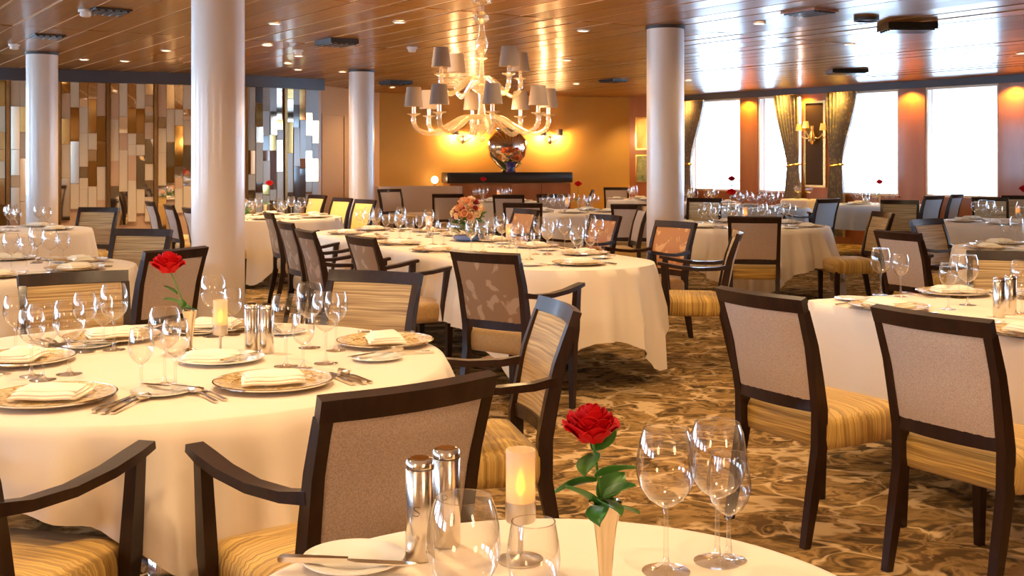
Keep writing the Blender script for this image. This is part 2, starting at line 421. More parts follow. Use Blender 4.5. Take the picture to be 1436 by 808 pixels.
# rear and port side, behind the photographer
wall('wall_rear', (18, -5.5), (-9.7, -5.5), 0, CEIL, 'amber_wall')
wl = struct('wall_left', MB().box((-9.6, 7, .45), (.2, 25, .9)).mesh('wall_left', 'red_wood', 0))
obj('lintel', MB().box((-9.6, 7, 2.6), (.2, 25, .2)).mesh('lintel', 'red_wood', 0), wl)
for k in range(8):
    y = -5.5+25*k/7; obj('pier', MB().box((-9.6, y, 1.7), (.2, 1.2, 1.6)).mesh('pier', 'red_wood', 0), wl)
wsv = Vector((wp(TEND)[0], wp(TEND)[1]))
wall('wall_starboard', (18, -5.5), (wsv.x+.1, wsv.y-.1), 0, CEIL, 'red_wood') if wsv.y > -5.5 else None

# cornice band over the mirrored partition, posts and mirror tiles
path = []
for k in range(23):
    px = -60+k*(452-(-60))/22; f_ = max(0, min(1, px/440))
    path.append(Vector(((px-718)/F*(15.75+1.75*f_+.5*max(0, (px-300)/140)**2), 15.75+1.75*f_+.5*max(0, (px-300)/140)**2)))
cum = [0]
for a, b in zip(path, path[1:]): cum.append(cum[-1]+(b-a).length)
def along(s):
    for k in range(len(cum)-1):
        if s <= cum[k+1] or k == len(cum)-2:
            d = (path[k+1]-path[k]).normalized(); p = path[k]+d*(s-cum[k]); return p, math.atan2(d.y, d.x), Vector((d.y, -d.x))
part = struct('wall_partition', MB().sweep([(p.x, p.y, 2.615) for p in path], (.14, .17)).mesh('header', 'band_slate', 30), label='curved partition of mirror mosaic strips under a slate band')
obj('backing', MB().grid(lambda u, v: (*(along(u*cum[-1])[0]-along(u*cum[-1])[2]*.03), .0+2.53*v), 44, 1, .03).mesh('backing', 'tan_tile', 30), part)
obj('plinth', MB().sweep([(p.x, p.y, .05) for p in path], (.12, .1)).mesh('plinth', 'band_slate', 30), part)
pmesh = MB().box((0, 0, 1.27), (.045, .07, 2.53)).mesh('post', 'bronze_post', 0)
tot = cum[-1]; s = .0; col_i = 0; tiles = 0
tile_cache = {}
tm = ['cream_tile', 'mirror', 'bronze_mirror', 'tan_tile', 'mirror', 'cream_tile', 'mirror', 'cream_tile']
tm2 = ['slate_tile', 'mirror', 'slate_tile', 'mirror', 'bronze_mirror', 'slate_tile', 'dark_glass']
rs = random.Random(5)
while s < tot-.1:
    if col_i % 5 == 0:
        p, an, nn = along(s+.03); q = p+nn*.02; obj('post', pmesh, part, (q.x, q.y, 0), (0, 0, an)); s += .065
    p, an, nn = along(s+.058)
    pxx = pix(p.x, p.y); z = 2.53; last = None
    while z > .35 and tiles < 300:
        h = rs.choice((.16, .24, .36, .36, .48, .60)); h = min(h, z-.1)
        m = rs.choice(tm if pxx < 300 else tm2)
        if m == last: m = rs.choice(tm if pxx < 300 else tm2)
        last = m; key = (round(h, 2), m)
        if key not in tile_cache: tile_cache[key] = MB().box((0, 0, 0), (.112, .014, round(h, 2)-.006)).mesh('tile', m, 0)
        q = p+nn*(.004+rs.choice((0, .008, .016)))
        if z-h/2 > .55: obj('tile', tile_cache[key], part, (q.x, q.y, z-h/2), (rs.uniform(-.012, .012), 0, an+rs.uniform(-.02, .02))); tiles += 1
        z -= h
    s += .118; col_i += 1
print('tiles', tiles)

# columns
CR = .178
def column(px, depth, label):
    x, y = at(px, depth)
    o = tag(put(('column', None, [('shaft', MB().lathe([(CR, 0), (CR, CEIL-.001)], 48, False, False).mesh('shaft', 'column_paint'), []),
        ('collar', MB().lathe([(CR+.012, CEIL-.03), (CR+.012, CEIL), (CR, CEIL), (CR, CEIL-.03)], 48, closed=True).mesh('collar', 'vent_dark'), []),
        ('base_ring', MB().lathe([(CR+.012, 0), (CR+.012, .08), (CR, .09), (CR, 0)], 48, closed=True).mesh('base_ring', 'dark_wood'), [])]), (x, y, 0)), label, None, None, 'structure')
column(306, 7.8, 'thick cream column in front of the mirrored partition, behind the near round table')
column(933, 10.9, 'cream column right of the chandelier beside the oval table')
column(59, 13.55, 'cream column standing at the left end of the mirror mosaic')
column(507, 16.2, 'slim-looking far cream column between mirror partition and orange wall')

# ------------------------------------------------------------------ lamps in the ceiling
dl = ('downlight', None, [('trim_ring', MB().lathe([(.06, 0), (.06, .012), (.045, .012), (.045, 0)], 20, closed=True).mesh('trim_ring', 'white_plastic'), []),
      ('lens', MB().lathe([(.045, .006), (.045, .010)], 16).mesh('lens', 'lamp_lens'), [])])
def spot(x, y, z, power, size=R(146), color=WARM, r=.06, blend=.8):
    d = bpy.data.lights.new('downlight_beam', 'SPOT'); d.energy = power; d.color = color; d.spot_size = size; d.spot_blend = blend; d.shadow_soft_size = r
    o = bpy.data.objects.new('downlight_beam', d); COL.objects.link(o); o.location = (x, y, z)
DLS = []
def downlight(x, y, power=1.0, ):
    o = put(dl, (x, y, CEIL-.013)); DLS.append(o)
    spot(x, y, CEIL-.03, DOWN_W*power)
    ranked(o, 'small round lit downlight', 'of the brown ceiling', 'downlight', 'ceiling downlights')
for px, py in ((175, 85), (233, 70), (404, 88), (385, 32), (560, 30), (795, 84), (808, 117), (550, 122), (480, 100), (965, 112), (1190, 104), (1432, 74)):
    x, y = on(px, py, CEIL); downlight(x, y, .25 if px > 900 else .9)
for x, y, p in ((-.7, 2.9, 1.0), (.35, 1.3, .5), (-1.5, 4.2, 1.1), (-2.9, 6.2, 1.1), (-.35, 6.3, 1.0), (-.9, 8.9, 1.0), (.6, 8.0, 1.0), (2.3, 4.7, 1.35), (1.1, 5.6, 1.0),
                (1.0, 2.6, 1.0), (2.7, 7.3, .6), (4.2, 8.3, .5), (-4.6, 9.6, 1.0), (.7, 11.2, .9), (2.3, 10.6, .5), (-2.9, 2.2, .9), (-2.7, 12.6, 1.5), (-2.6, 13.9, 1.5), (-5.4, 14.4, 1.0), (-4.1, 15.3, 1.0), (-3.0, 16.0, .8), (3.7, 12.5, .25)):
    downlight(x, y, p)
# vents, speakers, detectors
def ceil_box(px, py, wd, dp, m, name, label, cat, rotz=0, th=.05):
    x, y = on(px, py, CEIL)
    mb = MB().box((0, 0, -th/2), (wd, dp, th)); k = 5
    ch = [('louvre', MB().box((0, -dp/2+dp*(i+.5)/k, -th-.006), (wd*.9, dp*.08, .012)).mesh('louvre', 'black', 0), []) for i in range(k)]
    tag(put((name, None, [('housing', mb.mesh('housing', m, 0), [])]+ch), (x, y, CEIL), rotz), label, cat)
ceil_box(472, 56, .42, .32, 'vent_dark', 'ceiling_vent', 'dark square ceiling vent left of the chandelier', 'vent', ang_u)
ceil_box(555, 114, .42, .4, 'vent_dark', 'ceiling_vent', 'small dark ceiling vent just above the far column', 'vent', ang_u)
ceil_box(1272, 34, .46, .34, 'black', 'ceiling_vent', 'black slotted ceiling vent in the bright window reflection', 'vent', 0, .06)
ceil_box(1187, 98, .5, .4, 'black', 'ceiling_vent', 'black ceiling vent above the mirror pier', 'vent', 0)
ceil_box(1135, 16, .38, .3, 'red_wood', 'ceiling_hatch', 'wood-coloured hatch cover in the ceiling at top right', 'hatch', ang_u, .015)
ceil_box(152, 15, .4, .3, 'vent_dark', 'ceiling_vent', 'brown ceiling vent left of the thick column', 'vent', ang_u, .015)
ceil_box(66, 50, .36, .3, 'vent_dark', 'ceiling_vent', 'brown ceiling vent above the leftmost column', 'vent', ang_u, .015)
ceil_box(860, 112, .36, .3, 'black', 'ceiling_vent', 'dark ceiling vent left of the right-hand column top', 'vent', ang_u, .03)
x, y = on(1215, 25, CEIL)
tag(put(('ceiling_speaker', None, [('rim', MB().lathe([(.11, 0), (.11, -.03), (.095, -.03), (.095, 0)], 24, closed=True).mesh('rim', 'vent_dark'), []), ('grille', MB().lathe([(.095, -.012), (.02, -.022)], 24).mesh('grille', 'band_slate'), [])]), (x, y, CEIL)), 'round dark ceiling speaker beside the black vent', 'speaker')
det = ('smoke_detector', None, [('base_plate', MB().lathe([(.06, 0), (.06, -.02)], 20).mesh('base_plate', 'white_plastic'), []), ('head', MB().lathe([(.045, -.02), (.045, -.05), (.03, -.06)], 20).mesh('head', 'white_plastic'), [])])
for px, py, lb in ((418, 70, 'white smoke detector on the ceiling near the mirrored partition'), (578, 66, 'white smoke detector on the ceiling left of the chandelier'), (120, 14, 'white ceiling detector beside the brown vent at top left'), (20, 62, 'white ceiling detector left of the leftmost column')):
    x, y = on(px, py, CEIL); tag(put(det, (x, y, CEIL)), lb, 'detector')

# ------------------------------------------------------------------ window wall dressing
def curtain(ta, tb, tie_a, tie_b, label):
    top_z, bot_z, tz = WTOP-.005, .12, 1.33
    nf = max(6, int((tb-ta)/.07))
    def fn(u, v):
        z = top_z+(bot_z-top_z)*v
        if z > tz: k = ((top_z-z)/(top_z-tz)); k = k*k*(3-2*k)*.55+k*.45; a = ta+(tie_a-ta)*k; b = tb+(tie_b-tb)*k
        else: k = min(1, (tz-z)/.5); w_ = (tie_b-tie_a); a = tie_a-w_*.12*k; b = tie_b+w_*.18*k
        amp = .045*(1-.55*math.exp(-((z-tz)/.25)**2))
        p = W0+WD*(a+(b-a)*u)+WN*(.11+amp*math.cos(u*nf*2*PI))
        return (p.x, p.y, z)
    cm = MB().grid(fn, nf*8, 22, .004).mesh('drape', 'brocade', 60)
    mid = (tie_a+tie_b)/2; w_ = (tie_b-tie_a)/2+.012
    band = MB().tube([(*(W0+WD*(mid+w_*math.cos(q))+WN*(.11+.075*math.sin(q))), tz+.02*math.cos(q)) for q in [2*PI*k/20 for k in range(21)]], .018, 6)
    rail = MB().tube([wp(ta, .11, top_z+.0), wp(tb, .11, top_z+.0)], .012, 8)
    tag(put(('curtain', None, [('drape', cm, []), ('tieback', band.mesh('tieback', 'gold'), []), ('rail', rail.mesh('rail', 'gold'), [])])), label, 'curtain')
curtain(wx(955), wx(994), wx(958), wx(974), 'brocade curtain tied back at the far left window')
curtain(wx(1092), wx(1126), wx(1110), wx(1126), 'grey brocade curtain tied back left of the tall mirror')
curtain(wx(1166), wx(1209), wx(1170), wx(1187), 'grey-gold brocade curtain tied back right of the tall mirror')
# tall mirror with gold frame on the pier, and its wall lamp
ta, tb = wx(1129), wx(1160)
mb = MB()
wbox(ta, tb, 2.42, 2.46, .0, .05, mb); wbox(ta, tb, .95, .99, 0, .05, mb); wbox(ta, ta+.05, .99, 2.42, 0, .05, mb); wbox(tb-.05, tb, .99, 2.42, 0, .05, mb)
tag(put(('wall_mirror', None, [('frame', mb.mesh('frame', 'gold', 0), []), ('glass', wbox(ta+.05, tb-.05, .99, 2.42, .005, .02).mesh('glass', 'dark_glass', 0), [])])), 'tall narrow gold-framed dark mirror between the two tied curtains', 'mirror')
def tri(mb, c, r0, r1, h, n=16): return mb.lathe([(r0, 0), (r1, h)], n, False, False, c)
def point(loc, power, color=(1, .58, .24), r=.03):
    d = bpy.data.lights.new('bulb_glow', 'POINT'); d.energy = power; d.color = color; d.shadow_soft_size = r
    o = bpy.data.objects.new('bulb_glow', d); COL.objects.link(o); o.location = loc
mt = (ta+tb)/2
parts = []
c0 = Vector(wp(mt, .10, 1.86))
parts.append(('back_plate', MB().lathe([(.02, -.16), (.07, -.1), (.06, 0), (.02, .1), (.03, .16)], 16, center=tuple(c0)).mesh('back_plate', 'gold'), []))
for k, q in enumerate((-1, 0, 1)):
    e = Vector(wp(mt+q*.26, .14+.14*(1-abs(q)), 1.93-.04*abs(q)))
    parts.append(('arm', MB().tube([c0+(e-c0)*s+Vector((0, 0, -.07*math.sin(PI*s))) for s in [i/8 for i in range(9)]], .012, 6).mesh('arm', 'chandelier_glass'), []))
    sh = tri(MB(), (e.x, e.y, e.z+.05), .06, .042, .12).mesh('shade', 'shade_gold')
    parts.append(('shade', sh, []))
tag(put(('wall_sconce', None, parts)), 'glass-armed wall lamp with small lit shades on the tall mirror', 'wall lamp')
point(wp(mt, .42, 2.0), 1.5)
# warm cove lamps over piers (uplit tops of the wood)
for a, b in ((wins[0][1], wins[1][0]), (wins[2][1], wins[3][0]), (wins[3][1], wins[4][0]), (wins[1][1], wins[1][1]+.3)):
    d = bpy.data.lights.new('cove_lamp', 'SPOT'); d.energy = 30; d.color = (1, .56, .10); d.spot_size = R(130); d.shadow_soft_size = .05
    o = bpy.data.objects.new('cove_lamp', d); COL.objects.link(o); o.location = wp((a+b)/2, .16, WTOP-.02)
for px in (975, 1108, 1188):
    d = bpy.data.lights.new('cove_lamp', 'SPOT'); d.energy = 26; d.color = (1, .62, .14); d.spot_size = R(140); d.shadow_soft_size = .16
    o = bpy.data.objects.new('cove_lamp', d); COL.objects.link(o); o.location = wp(wx(px), .24, WTOP-.01)

# ------------------------------------------------------------------ back wall: sideboard, urn, sconces, pictures
bd = (Vector(BW1)-Vector(BW0)).normalized(); bn = Vector((bd.y, -bd.x)); bang = math.atan2(bd.y, bd.x)
def bx_(px):
    k = (px-W/2)/F; return (k*BW0[1]-BW0[0])/(bd.x-k*bd.y)
def bp(t, off=0, z=0):
    p = Vector(BW0)+bd*t+bn*off; return (p.x, p.y, z)
t0, t1 = bx_(617), bx_(790); tm_ = (t0+t1)/2; sw = t1-t0
side = [('top', MB().stack(rrect(sw/2, .25, .06), [(.01, 0), (0, .02), (0, .17), (.01, .2)]).mesh('top', 'black', 40), [])]
side.append(('body', MB().box((0, 0, -.46), (sw-.1, .42, .9)).mesh('body', 'red_wood', 0), []))
for k in range(4):
    side.append(('door', MB().box((-sw/2+.05+(sw-.1)*(k+.5)/4, -.22, -.46), ((sw-.1)/4-.02, .02, .84)).mesh('door', 'red_wood', 0),
                 [('handle', MB().tube([(-sw/2+.05+(sw-.1)*(k+.5)/4+.2*(1 if k % 2 == 0 else -1), -.245, -.5), (-sw/2+.05+(sw-.1)*(k+.5)/4+.2*(1 if k % 2 == 0 else -1), -.245, -.36)], .008, 6).mesh('handle', 'gold'), [])]))
side.append(('plinth', MB().box((0, 0, -.945), (sw-.2, .36, .09)).mesh('plinth', 'black', 0), []))
tag(put(('sideboard', None, side), bp(tm_, .30, .99), bang), 'long sideboard with glossy black top against the orange wall', 'sideboard')
# silver urn on the wall side of the board
tu = bx_(706)
urn = ('urn', None, [('body', MB().lathe([(.10, 0), (.12, .03), (.10, .06), (.2, .14), (.36, .34), (.40, .52), (.37, .68), (.28, .8), (.22, .86), (.25, .9)], 32, True, False).mesh('body', 'chrome'), []),
       ('rim', MB().lathe([(.25, .9), (.265, .905), (.265, .925), (.24, .93), (.23, .9)], 32, closed=True).mesh('rim', 'silver'), [])])
uo = put(urn, bp(tu, .24, 1.19), bang); uo.scale = (1.05, .5, .93)
tag(uo, 'large polished silver urn standing on the black sideboard', 'urn')
def sconce(px, label):
    t = bx_(px); parts = [('wall_plate', MB().lathe([(.015, -.08), (.045, -.05), (.05, 0), (.04, .06), (.01, .09)], 14, center=bp(t, .05, 1.82)).mesh('wall_plate', 'brushed_steel'), [])]
    for q in (-1, 1):
        e = Vector(bp(t+q*.17, .13, 1.90)); c0 = Vector(bp(t, .06, 1.80))
        parts.append(('arm', MB().tube([c0+(e-c0)*s+Vector((0, 0, -.05*math.sin(PI*s))) for s in [i/6 for i in range(7)]], .010, 6).mesh('arm', 'brushed_steel'), []))
        parts.append(('shade', MB().lathe([(.075, .01), (.055, .14)], 16, False, False, tuple(e)).mesh('shade', 'shade_fabric'), [('bulb', MB().lathe([(.012, 0), (.025, .03), (.015, .07)], 10, center=tuple(e)).mesh('bulb', 'bulb'), [])]))
        point((e.x, e.y, e.z-.02), 22)
    tag(put(('wall_sconce', None, parts)), label, 'wall lamp')
sconce(648, 'two-armed wall lamp left of the silver urn, warm glow'); sconce(770, 'two-armed wall lamp right of the silver urn, warm glow')
# pictures on the red wood corner wall
ca = Vector(BW1); cb = Vector((3.45, 22.44)); cd = (cb-ca).normalized(); cn = Vector((cd.y, -cd.x)); cang = math.atan2(cd.y, cd.x)
if cn.dot(-ca) < 0: cn = -cn
for z0, z1, m, lb in ((1.65, 2.28, 'pict_gold', 'small golden picture high on the red wood panel'), (.98, 1.52, 'pict_green', 'small green picture low on the red wood panel')):
    if m == 'pict_gold': noisy(m, (.75, .35, .04), (.9, .7, .2), (6, 6, 2.5), .5)
    else: noisy(m, (.06, .10, .03), (.45, .45, .15), (7, 7, 7), .5)
    c = ca+cd*.36+cn*.012; rot = Matrix.Rotation(cang, 3, 'Z')
    mb = MB()
    for dx, dz, sx, sz in ((0, (z1-z0)/2, .40, .03), (0, -(z1-z0)/2, .40, .03), (-.185, 0, .03, z1-z0), (.185, 0, .03, z1-z0)):
        p = c+cd*dx; mb.box((p.x, p.y, (z0+z1)/2+dz), (sx, .03, sz), rot)
    tag(put(('framed_picture', None, [('frame', mb.mesh('frame', 'gold', 0), []), ('picture', MB().box((c.x, c.y, (z0+z1)/2), (.36, .016, z1-z0-.02), rot).mesh('picture', m, 0), [])])), lb, 'picture')
p = ca+cd*.36+cn*.35
spot(p.x, p.y, CEIL-.02, 30, R(90))

# ------------------------------------------------------------------ chandelier
CX, CY = -.236, 8.9; s_ = F/CY
def hz(py): return CAMH+(HZ-py)/s_
parts = []
stem = [(.04, CEIL), (.07, CEIL-.02), (.075, CEIL-.05), (.02, CEIL-.07), (.018, CEIL-.11), (.055, CEIL-.14), (.06, CEIL-.18), (.02, CEIL-.22), (.03, CEIL-.3), (.055, CEIL-.37), (.03, CEIL-.44), (.014, CEIL-.47), (.05, CEIL-.485), (.014, CEIL-.50),
        (.02, CEIL-.6), (.032, CEIL-.68), (.07, CEIL-.70), (.075, CEIL-.73), (.03, CEIL-.76), (.022, CEIL-.85), (.035, CEIL-.93), (.095, CEIL-.965), (.10, CEIL-1.0), (.05, CEIL-1.04), (.03, CEIL-1.06), (.012, CEIL-1.08), (.028, CEIL-1.10), (.03, CEIL-1.12), (.004, CEIL-1.14)]
parts.append(('stem', MB().lathe(list(reversed(stem)), 20).mesh('stem', 'chandelier_glass'), []))
parts.append(('canopy_plate', MB().lathe([(.09, CEIL-.015), (.08, CEIL-.001)], 20).mesh('canopy_plate', 'chrome'), []))
armm = {}
def chand_arm(a, r, zh, zc):
    pts = []
    ctl = [(.05, zh+.045), (.30*r, zh+.035), (.55*r, zh-.04), (.76*r, zh-.085), (.93*r, zh-.06), (r, zh-.005), (r, zc)]
    for k in range(25):
        q = k/24*(len(ctl)-1); i = min(int(q), len(ctl)-2); f_ = q-i
        p0, p1, p2, p3 = ctl[max(i-1, 0)], ctl[i], ctl[i+1], ctl[min(i+2, len(ctl)-1)]
        cr = [.5*(2*p1[n]+(p2[n]-p0[n])*f_+(2*p0[n]-5*p1[n]+4*p2[n]-p3[n])*f_*f_+(-p0[n]+3*p1[n]-3*p2[n]+p3[n])*f_**3) for n in (0, 1)]
        pts.append((cr[0]*math.cos(a), cr[0]*math.sin(a), cr[1]))
    c = (r*math.cos(a), r*math.sin(a), 0)
    arm = ('arm', MB().tube(pts, [.019]*25, 8).mesh('arm', 'chandelier_glass'),
           [('drip_pan', MB().lathe([(.012, zc-.01), (.05, zc+.005), (.055, zc+.012), (.014, zc+.014), (.014, zc+.075), (.004, zc+.08)], 14, center=c).mesh('drip_pan', 'chandelier_glass'), [])])
    sh = ('lamp_shade', MB().lathe([(.075, zc+.065), (.056, zc+.215)], 20, False, False, c).mesh('lamp_shade', 'shade_fabric'),
          [('bulb', MB().lathe([(.01, zc+.08), (.018, zc+.1), (.012, zc+.13), (.002, zc+.15)], 10, center=c).mesh('bulb', 'bulb'), [])])
    return [arm, sh]
for k in range(8): parts += chand_arm(R(10+45*k), .53, hz(172), hz(162))
for k in range(4): parts += chand_arm(R(35+90*k), .37, hz(118), hz(109))
tag(put(('chandelier', None, parts), (CX, CY, 0)), 'two-tier clear glass chandelier with small grey-brown shades', 'chandelier')
for a in range(6): point((CX+.42*math.cos(a*PI/3), CY+.42*math.sin(a*PI/3), hz(150)), 1.6, (1, .60, .26), .06)
point((CX, CY, hz(85)), 2, (1, .55, .2), .12)

for x, y, lb in ((-3.0, -2.2, 'added unseen fill chandelier behind the photographer on the port side'), (2.6, -2.4, 'added unseen fill chandelier behind the photographer on the starboard side')):  # two unseen chandeliers added for warm fill from behind the camera
    tag(put(('chandelier', None, parts), (x, y, 0)), lb, 'chandelier')
    point((x, y, 1.95), 95, (1, .74, .48), .45)
# ------------------------------------------------------------------ chairs
def chair_proto(arms, seat_m, front_m, back_m, wood='dark_wood', name=None):
    ch = []
    def by(z): # y of the back post centre at height z
        pts = [(0, -.30), (.36, -.228), (.50, -.228), (.72, -.268), (.92, -.335)]
        for (z0, y0), (z1, y1) in zip(pts, pts[1:]):
            if z <= z1: return y0+(y1-y0)*(z-z0)/(z1-z0)
        return pts[-1][1]
    def crv(x): return -.028*max(0, 1-(x/.217)**2)
    ch.append(('seat', MB().stack(rrect(.243, .232, .05, 5, 0, .012), [(.02, .350), (.004, .358), (0, .39), (0, .44), (.006, .458), (.02, .472), (.05, .482), (.10, .488), (.16, .490), (.2, .491)]).mesh('seat', seat_m, 60), []))
    nb = 8
    zs = (.53, .87)
    def surf(off, bulge):
        def fn(u, v):
            x = -.198+.396*u; z = zs[0]+(zs[1]-zs[0])*v
            return (x, by(z)+crv(x)+off+bulge*math.sin(PI*u)**.5*math.sin(PI*v)**.5, z)
        return fn
    f1 = surf(.012, .012); f2 = surf(-.012, -.006)
    ch.append(('backrest', MB().grid(lambda u, v: f1(1-u, v), 10, 8, .010).mesh('backrest', front_m, 60), []))
    ch.append(('back_panel', MB().grid(f2, 10, 8, .010).mesh('back_panel', back_m, 60), []))
    for sx in (-1, 1):
        zz = [0, .18, .36, .50, .62, .74, .82, .870]
        ch.append(('leg', MB().sweep([(sx*(.205+.012*max(0, (z-.4)/.5)), by(z), z) for z in zz],
                   [(.028, .030), (.034, .042), (.036, .05), (.036, .05), (.034, .046), (.032, .040), (.031, .036), (.031, .032)], up=(0, 1, 0)).mesh('leg', wood, 30), []))
        ch.append(('leg', MB().sweep([(sx*.212, .208, 0), (sx*.213, .210, .2), (sx*.214, .212, .372)], [(.028, .028), (.036, .036), (.042, .042)], up=(0, 1, 0)).mesh('leg', wood, 30), []))
    xs = [-.2325+.465*k/10 for k in range(11)]
    ch.append(('top_rail', MB().sweep([(x, by(.893)+crv(x), .893) for x in xs], (.031, .054), up=(0, -.33, 1)).mesh('top_rail', wood, 40), []))
    ch.append(('lower_rail', MB().sweep([(x*.95, by(.515)+crv(x), .515) for x in xs], (.034, .048)).mesh('lower_rail', wood, 40), []))
    if arms:
        for sx in (-1, 1):
            pa = [(.215, -.262, .690), (.232, -.18, .678), (.252, -.06, .676), (.266, .06, .688), (.272, .15, .704), (.272, .215, .716)]
            ch.append(('armrest', MB().sweep([(sx*x, y, z) for x, y, z in pa], [(.030, .030), (.036, .026), (.044, .024), (.050, .024), (.052, .024), (.046, .020)]).mesh('armrest', wood, 40),
                [('arm_post', MB().sweep([(sx*.262, .15, .36), (sx*.264, .155, .46), (sx*.267, .165, .6), (sx*.269, .172, .70)], [(.026, .034), (.034, .052), (.032, .044), (.030, .040)], up=(0, 1, 0)).mesh('arm_post', wood, 30), [])]))
    return (name or ('dining_armchair' if arms else 'dining_chair'), None, ch)
PR = {}
def chair(kind, x, y, fx, fy, label, group=None, cat='chair'):
    if kind not in PR:
        arms = kind[0] == 'a'; v = kind[1:]
        PR[kind] = chair_proto(arms, *{'gold': ('gold_stripe', 'back_stripe', 'beige_linen'), 'slate': ('gold_stripe', 'back_stripe', 'beige_linen', 'slate_wood'),
            'floral': ('brown_seat', 'floral_brown', 'floral_brown'), 'orange': ('brown_seat', 'floral_orange', 'floral_orange'),
            'linen': ('gold_plain', 'beige_linen', 'beige_linen'), 'pale': ('gold_plain', 'pale_stripe', 'beige_linen'), 'blue': ('gold_plain', 'daylight_linen', 'daylight_linen'), 'yellow': ('gold_plain', 'yellow_panel', 'yellow_panel')}[v])  # blue variant: panels carry the painted daylight tint
    f_ = Vector((fx, fy)).normalized(); p = Vector((x, y))+f_*.335
    return tag(put(PR[kind], (p.x, p.y, 0), math.atan2(f_.y, f_.x)-PI/2), label, cat, group)
def chair_px(kind, px, top_y, fx, fy, label, group=None, depth=None):
    d = depth or F/((top_y-HZ)/(CAMH-.92)); x, y = at(px, d); return chair(kind, x, y, fx, fy, label, group)
G1 = 'chairs at the near round table'; G2 = 'chairs along the oval table'; G3 = 'chairs at the square table'
chair('agold', -.224, 2.55, -.63, .776, 'dark armchair with beige back right behind the steel mills', G1)
chair('agold', -1.31, 2.37, .26, .965, 'armchair cut off by the lower left corner, gold striped seat', G1)
chair('agold', .165, 4.0, -.974, -.225, 'armchair in side view facing the near round table, behind the front rose', G1)
chair('sslate', -.615, 5.13, -.37, -.93, 'slate-framed gold striped chair facing camera beyond the steel mills', G1)
chair('sslate', -1.95, 5.08, .50, -.866, 'dark-framed gold striped chair behind the left wine glasses', G1)
chair('sgold', .936, 4.33, .86, .51, 'beige-backed chair seen from behind at the left of the square table', G3)
chair('sgold', 1.372, 3.75, .855, .52, 'nearest beige-backed chair at the square table, cut by the bottom edge', G3)
chair('sslate', 2.74, 6.25, -.38, -.925, 'gold chair at the far side of the square table, behind mills', G3)
chair('sgold', -1.895, 6.45, -.86, .5, 'chair with plain beige back behind the red rose, left of column', 'chairs at the left round tables')
chair('sslate', -2.68, 8.28, -.2, -.98, 'gold striped chair behind the second left table, facing camera', 'chairs at the left round tables')
chair('sslate', -4.38, 12.1, -.2, -.98, 'striped chair beside the leftmost column, facing camera', 'chairs at the left round tables')
GM = 'chairs in a row before the mirror partition'
chair('slinen', -4.45, 14.0, .88, .48, 'farthest of three pale-backed chairs in a row by the mirrors', GM)
chair('slinen', -3.9, 12.95, .88, .48, 'middle one of three pale-backed chairs in a row by the mirrors', GM)
chair('slinen', -3.44, 12.1, .88, .48, 'nearest of three pale-backed chairs in a row, touching the thick column', GM)
# oval table
chair('afloral', -.15, 6.22, .6, .8, 'floral-backed armchair at the near end of the oval table', G2)
chair('afloral', -1.0, 7.51, .86, .5, 'floral brown armchair at oval table, second on its left side', G2)
chair('afloral', -1.49, 8.2, .90, .43, 'brown floral armchair at oval table, third on its left side', G2)
chair('afloral', -1.84, 9.25, .90, .43, 'floral armchair mostly hidden, fourth on the oval table left side', G2)
chair('afloral', -2.34, 10.95, .93, .36, 'floral armchair at the far left end of the oval table', G2)
chair('agold', 1.58, 8.0, -.985, .15, 'armchair in side view facing the oval table near end, right side', G2)
chair('aorange', 1.34, 9.32, -.81, -.59, 'armchair with bright orange floral back before the right column', G2)
chair('aorange', .86, 10.45, -.85, -.52, 'orange floral chair half hidden by glasses on the oval table', G2)
chair('aorange', .15, 11.7, -.85, -.52, 'brown floral chair at the far right side of oval table', G2)
# tables behind
GF = 'chairs in the far dining area'
chair_px('syellow', 446, 272, -.75, -.66, 'leftmost of three yellow-panelled chairs near the far column', GF, 16.4)
chair_px('syellow', 481, 276, -.75, -.66, 'middle one of three yellow-panelled chairs near the far column', GF, 15.2)
chair_px('syellow', 513, 281, -.75, -.66, 'nearest of three yellow-panelled chairs near the far column', GF, 14.5)
chair_px('slinen', 733, 285, .1, 1, 'dark-framed chair seen from behind, centre, beyond oval table', GF, 13.4)
chair_px('slinen', 885, 286, .25, .97, 'grey-backed chair from behind, just left of the right column', GF, 13.0)
chair_px('slinen', 903, 291, -.97, -.1, 'chair edge-on between grey-backed chair and right column', GF, 12.4)
chair_px('slinen', 713, 272, .15, 1, 'grey-backed chair before the sideboard, seen from behind', GF, 16.6)
chair_px('slinen', 628, 272, -.1, 1, 'dark-framed chair in front of the settee', GF, 17.0)
chair_px('slinen', 774, 271, .15, -1, 'chair with blueish panel beside the far candle', GF, 16.8)
chair_px('slinen', 546, 267, .6, -.8, 'chair at the left end of the settee', GF, 19.8)
chair_px('slinen', 831, 262, -.95, .1, 'edge-on dark chair before the orange wall', GF, 19.6)
chair_px('slinen', 864, 263, 0, -1, 'dark-framed chair facing camera before the orange wall', GF, 21.1)
GR = 'chairs on the window side'
chair('sgold', 2.15, 10.12, .2, .98, 'beige-backed chair from behind at the table right of the column', GR)
chair('sgold', 3.58, 11.0, -.98, -.10, 'gold chair in side view facing the table right of column', GR)
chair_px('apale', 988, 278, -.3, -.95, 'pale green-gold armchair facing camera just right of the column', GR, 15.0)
chair_px('ablue', 1162, 278, -.6, .8, 'armchair with painted daylight-blue back before the mirror pier', GR, 14.9)
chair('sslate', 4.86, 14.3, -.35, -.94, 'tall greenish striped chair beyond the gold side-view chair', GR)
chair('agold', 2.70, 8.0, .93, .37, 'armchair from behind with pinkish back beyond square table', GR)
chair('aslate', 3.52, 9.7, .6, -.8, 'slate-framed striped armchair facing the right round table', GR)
chair('sblue', 6.0, 16.2, -.6, .8, 'chair with painted daylight-blue back at the window table left of the wood pier', GR)
